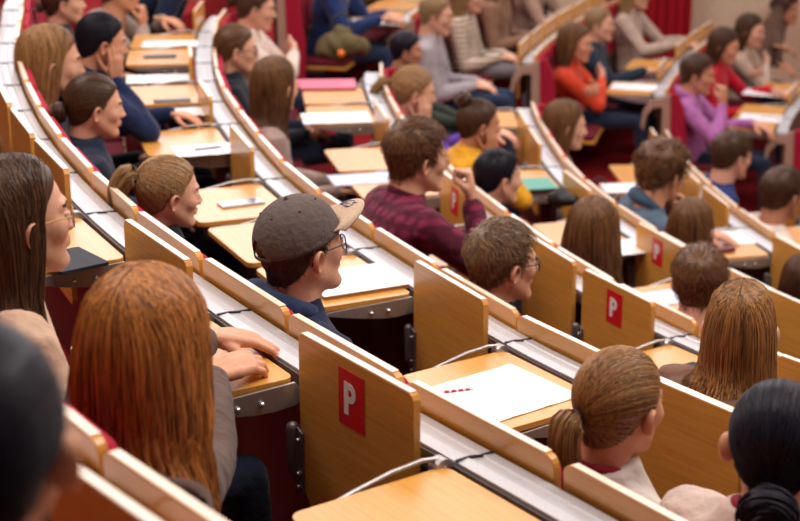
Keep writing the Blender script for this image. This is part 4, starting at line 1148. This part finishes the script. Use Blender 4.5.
 P0(key='navysweater', k=2, px=(345, -40), s=1.3, z=1.25, g=1, yaw=0, hair=HB['dark'], style=dict(kind='short'), cloth=('sweater', (.012, .030, .12)), skin=1, arms=dict(r='desk', l='desk'), legs=('jeans', (.015, .03, .075)),
    label='person in a navy sweater with forearms on a desk, top centre', short='the person in navy sweater'),
 P0(key='greyman', k=3, px=(437, 14), hh=40, off=.30, g=1, yaw=-6, pitch=6, hair=HB['fair'], style=dict(kind='crop', th=.010), cloth=('sweater', (.38, .34, .38)), skin=2, arms=dict(r='lap', l='lap'), legs=('jeans', (.015, .03, .075)),
    label='man with short sandy hair in a light grey sweater and jeans', short='the man in light grey'),
 P0(key='striped', k=3, px=(470, -6), s=1.35, off=.32, yaw=-4, pitch=6, hair=HB['gold'], style=dict(kind='long', L=.18, th=.012, width=.095), cloth=('sweater', (.24, .17, .13), 'stripe', (.70, .60, .50)), skin=2, arms=dict(r='lap', l='lap'), legs=('grey', (.20, .18, .21)),
    label='person in a cream and brown striped sweater and grey trousers', short='the person in striped sweater'),
 P0(key='browncardi', k=3, px=(503, -22), s=1.35, off=.36, yaw=-4, hair=HB['brown'], style=dict(kind='long', L=.2), cloth=('cardigan', (.28, .15, .10)), skin=1, arms=dict(r='lap', l='lap'),
    label='person in a brown cardigan next to the striped sweater', short='the person in brown cardigan'),
 P0(key='tan', k=3, px=(542, -32), s=1.35, off=.45, yaw=-4, hair=HB['brown'], style=dict(kind='long', L=.2), cloth=('sweater', (.42, .28, .22)), skin=1, arms=dict(r='desk', l='desk'),
    label='person in a tan sweater behind the raised desk panels', short='the person in tan sweater'),
 P0(key='orange', k=4, px=(576, 42), hh=39, off=.30, yaw=-4, pitch=4, hair=HB['brown'], style=dict(kind='long', L=.14, th=.016, width=.085), cloth=('sweater', (.62, .055, .018)), skin=1, arms=dict(r='cross', l='cross'), legs=('navy', (.012, .018, .045)),
    label='woman in an orange-red sweater with folded arms', short='the woman in orange-red'),
 P0(key='darkjacket', k=4, px=(600, 23), hh=34, off=.34, g=1, yaw=-4, hair=HB['fair'], style=dict(kind='crop', th=.008), cloth=('jacket', (.015, .030, .055)), collar='shirt', collar_col=(.45, .33, .05), skin=2, arms=dict(r='desk', l='lap'),
    label='man with cropped hair in a dark blue jacket', short='the man in dark blue'),
 P0(key='beigelong', k=4, px=(636, -8), s=1.4, off=.30, yaw=-4, hair=HB['gold'], style=dict(kind='long', L=.22, th=.012), cloth=('sweater', (.50, .38, .32)), skin=2, arms=dict(r='desk', l='desk'),
    label='woman with long blonde hair in a beige sweater before the red curtain', short='the blonde woman in beige'),
 P0(key='purple', k=5, px=(698, 73), hh=41, off=.30, g=1, yaw=-6, pitch=6, hair=HB['dark'], style=dict(kind='short', th=.012), cloth=('hoodie', (.45, .16, .44)), collar='hood', skin=1, arms=dict(r='mouth', l='desk'),
    label='man in a lilac hoodie with a fist against his mouth', short='the man in lilac hoodie'),
 P0(key='red', k=5, px=(725, 45), hh=36, off=.34, yaw=-6, pitch=12, hair=HB['dark'], style=dict(kind='long', L=.12, th=.014, width=.085), cloth=('sweater', (.55, .008, .030)), skin=1, arms=dict(r='lap', l='desk'),
    label='woman in a bright red sweater looking down', short='the woman in bright red'),
 P0(key='beigecardi', k=5, px=(751, 30), hh=34, off=.36, yaw=-10, pitch=4, hair=HB['dark'], style=dict(kind='long', L=.14, th=.014, width=.085), cloth=('cardigan', (.56, .43, .35)), skin=2, arms=dict(r='cross', l='cross'),
    label='dark-haired woman in a pale beige cardigan with folded arms', short='the woman in beige cardigan'),
 P0(key='brownright', k=5, px=(786, 9), hh=34, off=.36, yaw=-8, hair=HB['dark'], style=dict(kind='curly', th=.02), cloth=('jacket', (.11, .055, .035)), collar='shirt', collar_col=(.55, .45, .40), skin=1, arms=dict(r='lap', l='lap'),
    label='person in a brown jacket with a pale collar, top right corner', short='the person in brown jacket'),
]
for _p in PEOPLE_SPECS: make_person(_p)

# ------------------------------------------------------------------ seats and desks, each named after who uses it
PEOPLE_W = tuple(next(r for q, r in PEOPLE if q['key'] == 'white').matrix_world.translation[:2])
def who(k, s, tol=.34):
    c = [(abs(q['s_arc'] - s), q) for q, _ in PEOPLE if q['k'] == k]
    c.sort(key=lambda t: t[0])
    return c[0][1] if c and c[0][0] < tol else None
def nearest(k, s):
    c = sorted(((abs(q['s_arc'] - s), q['s_arc'] - s, q) for q, _ in PEOPLE if q['k'] == k), key=lambda t: t[0])
    return c[0] if c else None
def place_words(n, k, s):
    if n is None: n = (0, CV[5].near(PEOPLE_W[0], PEOPLE_W[1]) - s, next(q for q, _ in PEOPLE if q['key'] == 'white'))
    d = n[1]; w = max(1, round(abs(d) / PW)); num = ['', 'one', 'two', 'three', 'four', 'five', 'six', 'seven', 'eight', 'nine', 'ten', 'eleven', 'twelve']
    side = 'nearer than' if d > 0 else 'beyond'
    return '%s %s %s' % ('%s place%s' % (num[min(w, 12)], '' if w == 1 else 's'), side, n[2]['short'])
for (k, si) in SEATS:
    for c in seat_list(k, si):
        pt, T, N = CV[k].at(c); u, v = project((pt[0] + N[0] * .1, pt[1] + N[1] * .1, ZR(k)))
        if not (-60 < u < 860 and -60 < v < 640) or pt[1] < .5: continue
        q = who(k + 1, c, .285)
        lab = 'wooden seat back behind ' + q['short'] if q else 'empty wooden seat ' + place_words(nearest(k + 1, c), k, c)
        place('seat', frame(k, c), lab, 'wooden seats with red pads')
for (k, si), (_, st) in DESKS.items():
    for i, L, Rr in desk_list(k, si):
        c = (L + Rr) / 2; kind = {'u': 'up', 'P': 'sign', 'd': 'down'}[st[i]]
        # people behind rail k: arc position measured on rail k
        b = None
        for q, r in PEOPLE:
            if q['k'] != k: continue
            o = r.matrix_world.translation; sq = CV[k].near(o.x + r.matrix_world[0][1] * .8, o.y + r.matrix_world[1][1] * .8)
            if b is None or abs(sq - c) < abs(b[1]): b = (0, sq - c, q)
        if b is None: continue
        state = {'u': 'upright wooden desk', 'P': 'upright desk with red P sign', 'd': 'lowered wooden desk'}[st[i]]
        lab = state + (' before ' + b[2]['short'] if abs(b[1]) < .29 else ' ' + place_words(b, k, c))
        place(kind, frame(k, c), lab, 'folding wooden desks')

# ------------------------------------------------------------------ things lying on the desks
def on_desk(k, px, py, lift=0.0):
    q = on_plane(px, py, ZR(k) - .006 + lift); s = CV[k].near(q[0], q[1]); _, T, N = CV[k].at(s)
    return Matrix(((-T[0], N[0], 0, q[0]), (-T[1], N[1], 0, q[1]), (0, 0, 1, ZR(k) - .006 + lift), (0, 0, 0, 1)))
def sheet(k, px, py, w, d, label, rot=0, mat='paper', th=.0016, lift=0, name='paper_sheet', cat='paper', group='papers on the desks', body=None, hmat=None):
    M = on_desk(k, px, py, lift + .0005) @ Matrix.Rotation(math.radians(rot), 4, 'Z')
    if th > .006:      # pad, book or case: covers with a block between
        r = thing(name, label, cat, group, M)
        obj('page_block', MB().box(-w / 2 + .002, w / 2 - .002, -d / 2 + .002, d / 2 - .002, .001, th - .001), body or 'paper', r, bevel=.0008)
        obj('cover', MB().box(-w / 2, w / 2, -d / 2, d / 2, th - .0012, th), mat, r, bevel=.0004)
        obj('back_cover', MB().box(-w / 2, w / 2, -d / 2, d / 2, 0, .0012), body or mat, r, bevel=.0004)
        return r
    n = 8; m = MB(); rings = []
    for i in range(n + 1):
        y = -d / 2 + d * i / n; z = .002 * math.sin(i * 1.1 + px) ** 2
        rings.append(np.array([(-w / 2, y, z), (w / 2, y, z + .0008), (w / 2, y, z + th), (-w / 2, y, z + th)]))
    m.add(*ring_geo(rings)); o = obj(name, m, mat, None, smooth=False); o.matrix_world = M; return tag(o, label, cat, group)
def phone(k, px, py, label, rot=0, body='pale_metal', lift=0, w=.072, d=.148):
    r = thing('phone', label, 'phone', None, on_desk(k, px, py, lift + .0003) @ Matrix.Rotation(math.radians(rot), 4, 'Z'))
    obj('case', MB().prism(rounded_rect(-w / 2, w / 2, -d / 2, d / 2, .010), 'z', 0, .008), body, r, bevel=.001)
    obj('screen', MB().box(-w / 2 + .004, w / 2 - .004, -d / 2 + .008, d / 2 - .008, .008, .0084), 'screen_glass', r, smooth=False)
    return r
def pen(k, px, py, label, rot, mat, mat2, lift=.004, L=.14):
    r = thing('pen', label, 'pen', None, on_desk(k, px, py, lift + .004) @ Matrix.Rotation(math.radians(rot), 4, 'Z'))
    obj('barrel', MB().tube([(0, -L / 2, 0), (0, L / 2 - .02, 0)], [.0042, .0042], 10), mat, r)
    obj('tip', MB().tube([(0, L / 2 - .02, 0), (0, L / 2, 0)], [.004, .001], 10), mat2, r)
    for i in range(5):
        y = -L / 2 + .012 + i * .022; obj('ring', MB().tube([(0, y, 0), (0, y + .008, 0)], [.0047, .0047], 10, cap=False), mat2, r)
    return r
plain('pink_card', (.80, .13, .24), .6); plain('green_cloth', (.10, .36, .29), .6); plain('teal', (.15, .55, .50), .6); plain('brown_cover', (.36, .15, .05), .6)
plain('dark_red', (.16, .01, .015), .5); plain('navy_plastic', (.015, .02, .10), .4); plain('red_plastic', (.55, .02, .05), .4); plain('slate', (.016, .020, .034), .75)
plain('lilac', (.55, .62, .80), .6); plain('camouflage', (.13, .10, .045), .8, 0, .2, .5, 18); plain('orange_plastic', (.80, .20, .02), .5)
sheet(1, 502, 393, .32, .34, 'large white sheet on the lowered desk behind the short-haired man', 3)
pen(1, 453, 391, 'red and white ringed pen lying beside the large white sheet', -18, 'red_plastic', 'white_print', .002)
sheet(1, 352, 283, .27, .33, 'thick white pad with brown edge on the desk beside the grey cap', 0, 'paper', .014, name='writing_pad', cat='notepad', group=None, body='brown_cover')
phone(1, 241, 204, 'grey phone on the desk behind the blonde ponytail woman', 4, 'pale_metal', w=.085, d=.19)
sheet(1, 205, 150, .22, .30, 'white sheet under a blue pen, two desks beyond the phone', 2)
pen(1, 209, 148, 'dark blue pen on the white sheet', 12, 'navy_plastic', 'navy_plastic', .004)
sheet(1, 170, 113, .20, .36, 'white sheet below a dark phone on an upper left desk', 0)
phone(1, 172, 101, 'dark phone with silver rim next to a white sheet, upper left', 0, 'black_plastic', w=.07, d=.2)
sheet(1, 158, 79, .24, .36, 'white sheet on the desk next to the hand-on-cheek person', 0)
sheet(1, 175, 44, .22, .42, 'white sheet on the desk of the person in beige knit', 0)
phone(1, 160, 57, 'black phone near the elbow of the person in beige knit', 0, 'black_plastic', w=.09, d=.2)
r = sheet(2, 326, 86, .30, .40, 'pink folder on a desk beyond the grey-brown coat', 0, 'pink_card', .016, name='folder', cat='folder', group=None, body='dark_red')
sheet(2, 336, 118, .30, .42, 'large white sheet on the desk before the grey-brown coat', 0)
sheet(2, 362, 179, .22, .34, 'pale sheet on the desk left of the burgundy shirt', 0, 'lilac')
sheet(3, 526, 187, .26, .34, 'green book on a desk before the man with cropped black hair', 0, 'green_cloth', .02, name='book', cat='book', group=None, body='slate')
sheet(3, 628, 247, .26, .30, 'white sheet on the desk before the brown-haired woman with glasses', 0)
sheet(3, 664, 298, .20, .24, 'pale lilac sheet left of the tousle-haired man', 0, 'lilac')
sheet(4, 627, 188, .24, .34, 'pinkish white sheet left of the denim jacket', 0)
sheet(4, 725, 238, .30, .36, 'white sheet on the desk behind the man in white', 0)
sheet(4, 718, 252, .05, .22, 'dark red pen case lying on the white sheet', 6, 'dark_red', .02, lift=.004, name='pen_case', cat='pen case', group=None, body='dark_red')
def tablet(k, px, py, w, d, label, rot=0):
    r = thing('tablet', label, 'tablet', None, on_desk(k, px, py, .0004) @ Matrix.Rotation(math.radians(rot), 4, 'Z'))
    obj('case', MB().prism(rounded_rect(-w / 2, w / 2, -d / 2, d / 2, .008), 'z', 0, .010), 'slate', r, bevel=.001)
    for i in (-1, 0, 1): obj('fold', MB().box(-w / 2 + .004, w / 2 - .004, i * d / 4 - .001, i * d / 4 + .001, .0099, .0104), 'black_plastic', r, smooth=False)
    return r
tablet(2, 686, 379, .26, .19, 'black tablet in a folding cover on the desk by the straight brown hair', 90)
tablet(0, 70, 262, .20, .16, 'dark tablet on the desk of the woman in cream', 10)
sheet(2, 372, 22, .30, .5, 'pinkish white sheet under the forearms of the navy sweater', 0)
sheet(4, 634, 87, .28, .40, 'white sheet on the desk of the man in dark blue', 0)
sheet(5, 770, 93, .34, .5, 'white sheet on the desk of the beige cardigan', 0)
sheet(5, 762, 118, .30, .4, 'white sheet on the desk of the lilac hoodie', 0)
def blob_bag(name, label, cat, pos, sc, mat, strap=True):
    r = thing(name, label, cat, None, Matrix.Translation(pos)); R = np.random.default_rng(3); m = MB()
    for i in range(9): m.tube([R.normal(size=3) * .22 * np.array(sc), R.normal(size=3) * .22 * np.array(sc)], [.55 * min(sc), .5 * min(sc)], 12)
    v, f = remesh(m, .014, 6)
    for i in range(len(v)): v[i] += norm(v[i]) * .02 * noise.noise(Vector(v[i] * 14))
    v[:, 2] -= v[:, 2].min(); top = v[:, 2].max()
    obj('bag_body', MB().add(v, f), mat, r)
    if strap: obj('strap', MB().tube([(-.09, 0, top - .03), (-.07, .02, top + .05), (0, .03, top + .09), (.07, .02, top + .05), (.09, 0, top - .03)], [.010] * 5, 8), 'dark_metal', r)
    return r
q = on_plane(342, 62, FL(2) + .56); b = blob_bag('bag', 'brown and green patterned bag on the knees of the navy sweater person', 'bag', (q[0], q[1], FL(2) + .56), (.20, .16, .17), 'camouflage')
obj('badge', MB().tube([(.0, -.17, .10), (.0, -.18, .10)], [.03, .03], 14), 'orange_plastic', b)
q = on_plane(563, 205, ZR(3)); blob_bag('bag', 'black cloth bag lying on the desk next to the green book', 'bag', (q[0], q[1], ZR(3) - .004), (.09, .11, .07), 'black_plastic', False)
q = on_plane(600, 178, FL(4) + .4); blob_bag('backpack', 'black backpack standing beside the woman at the aisle', 'backpack', (q[0], q[1], FL(4)), (.16, .14, .22), 'black_plastic')
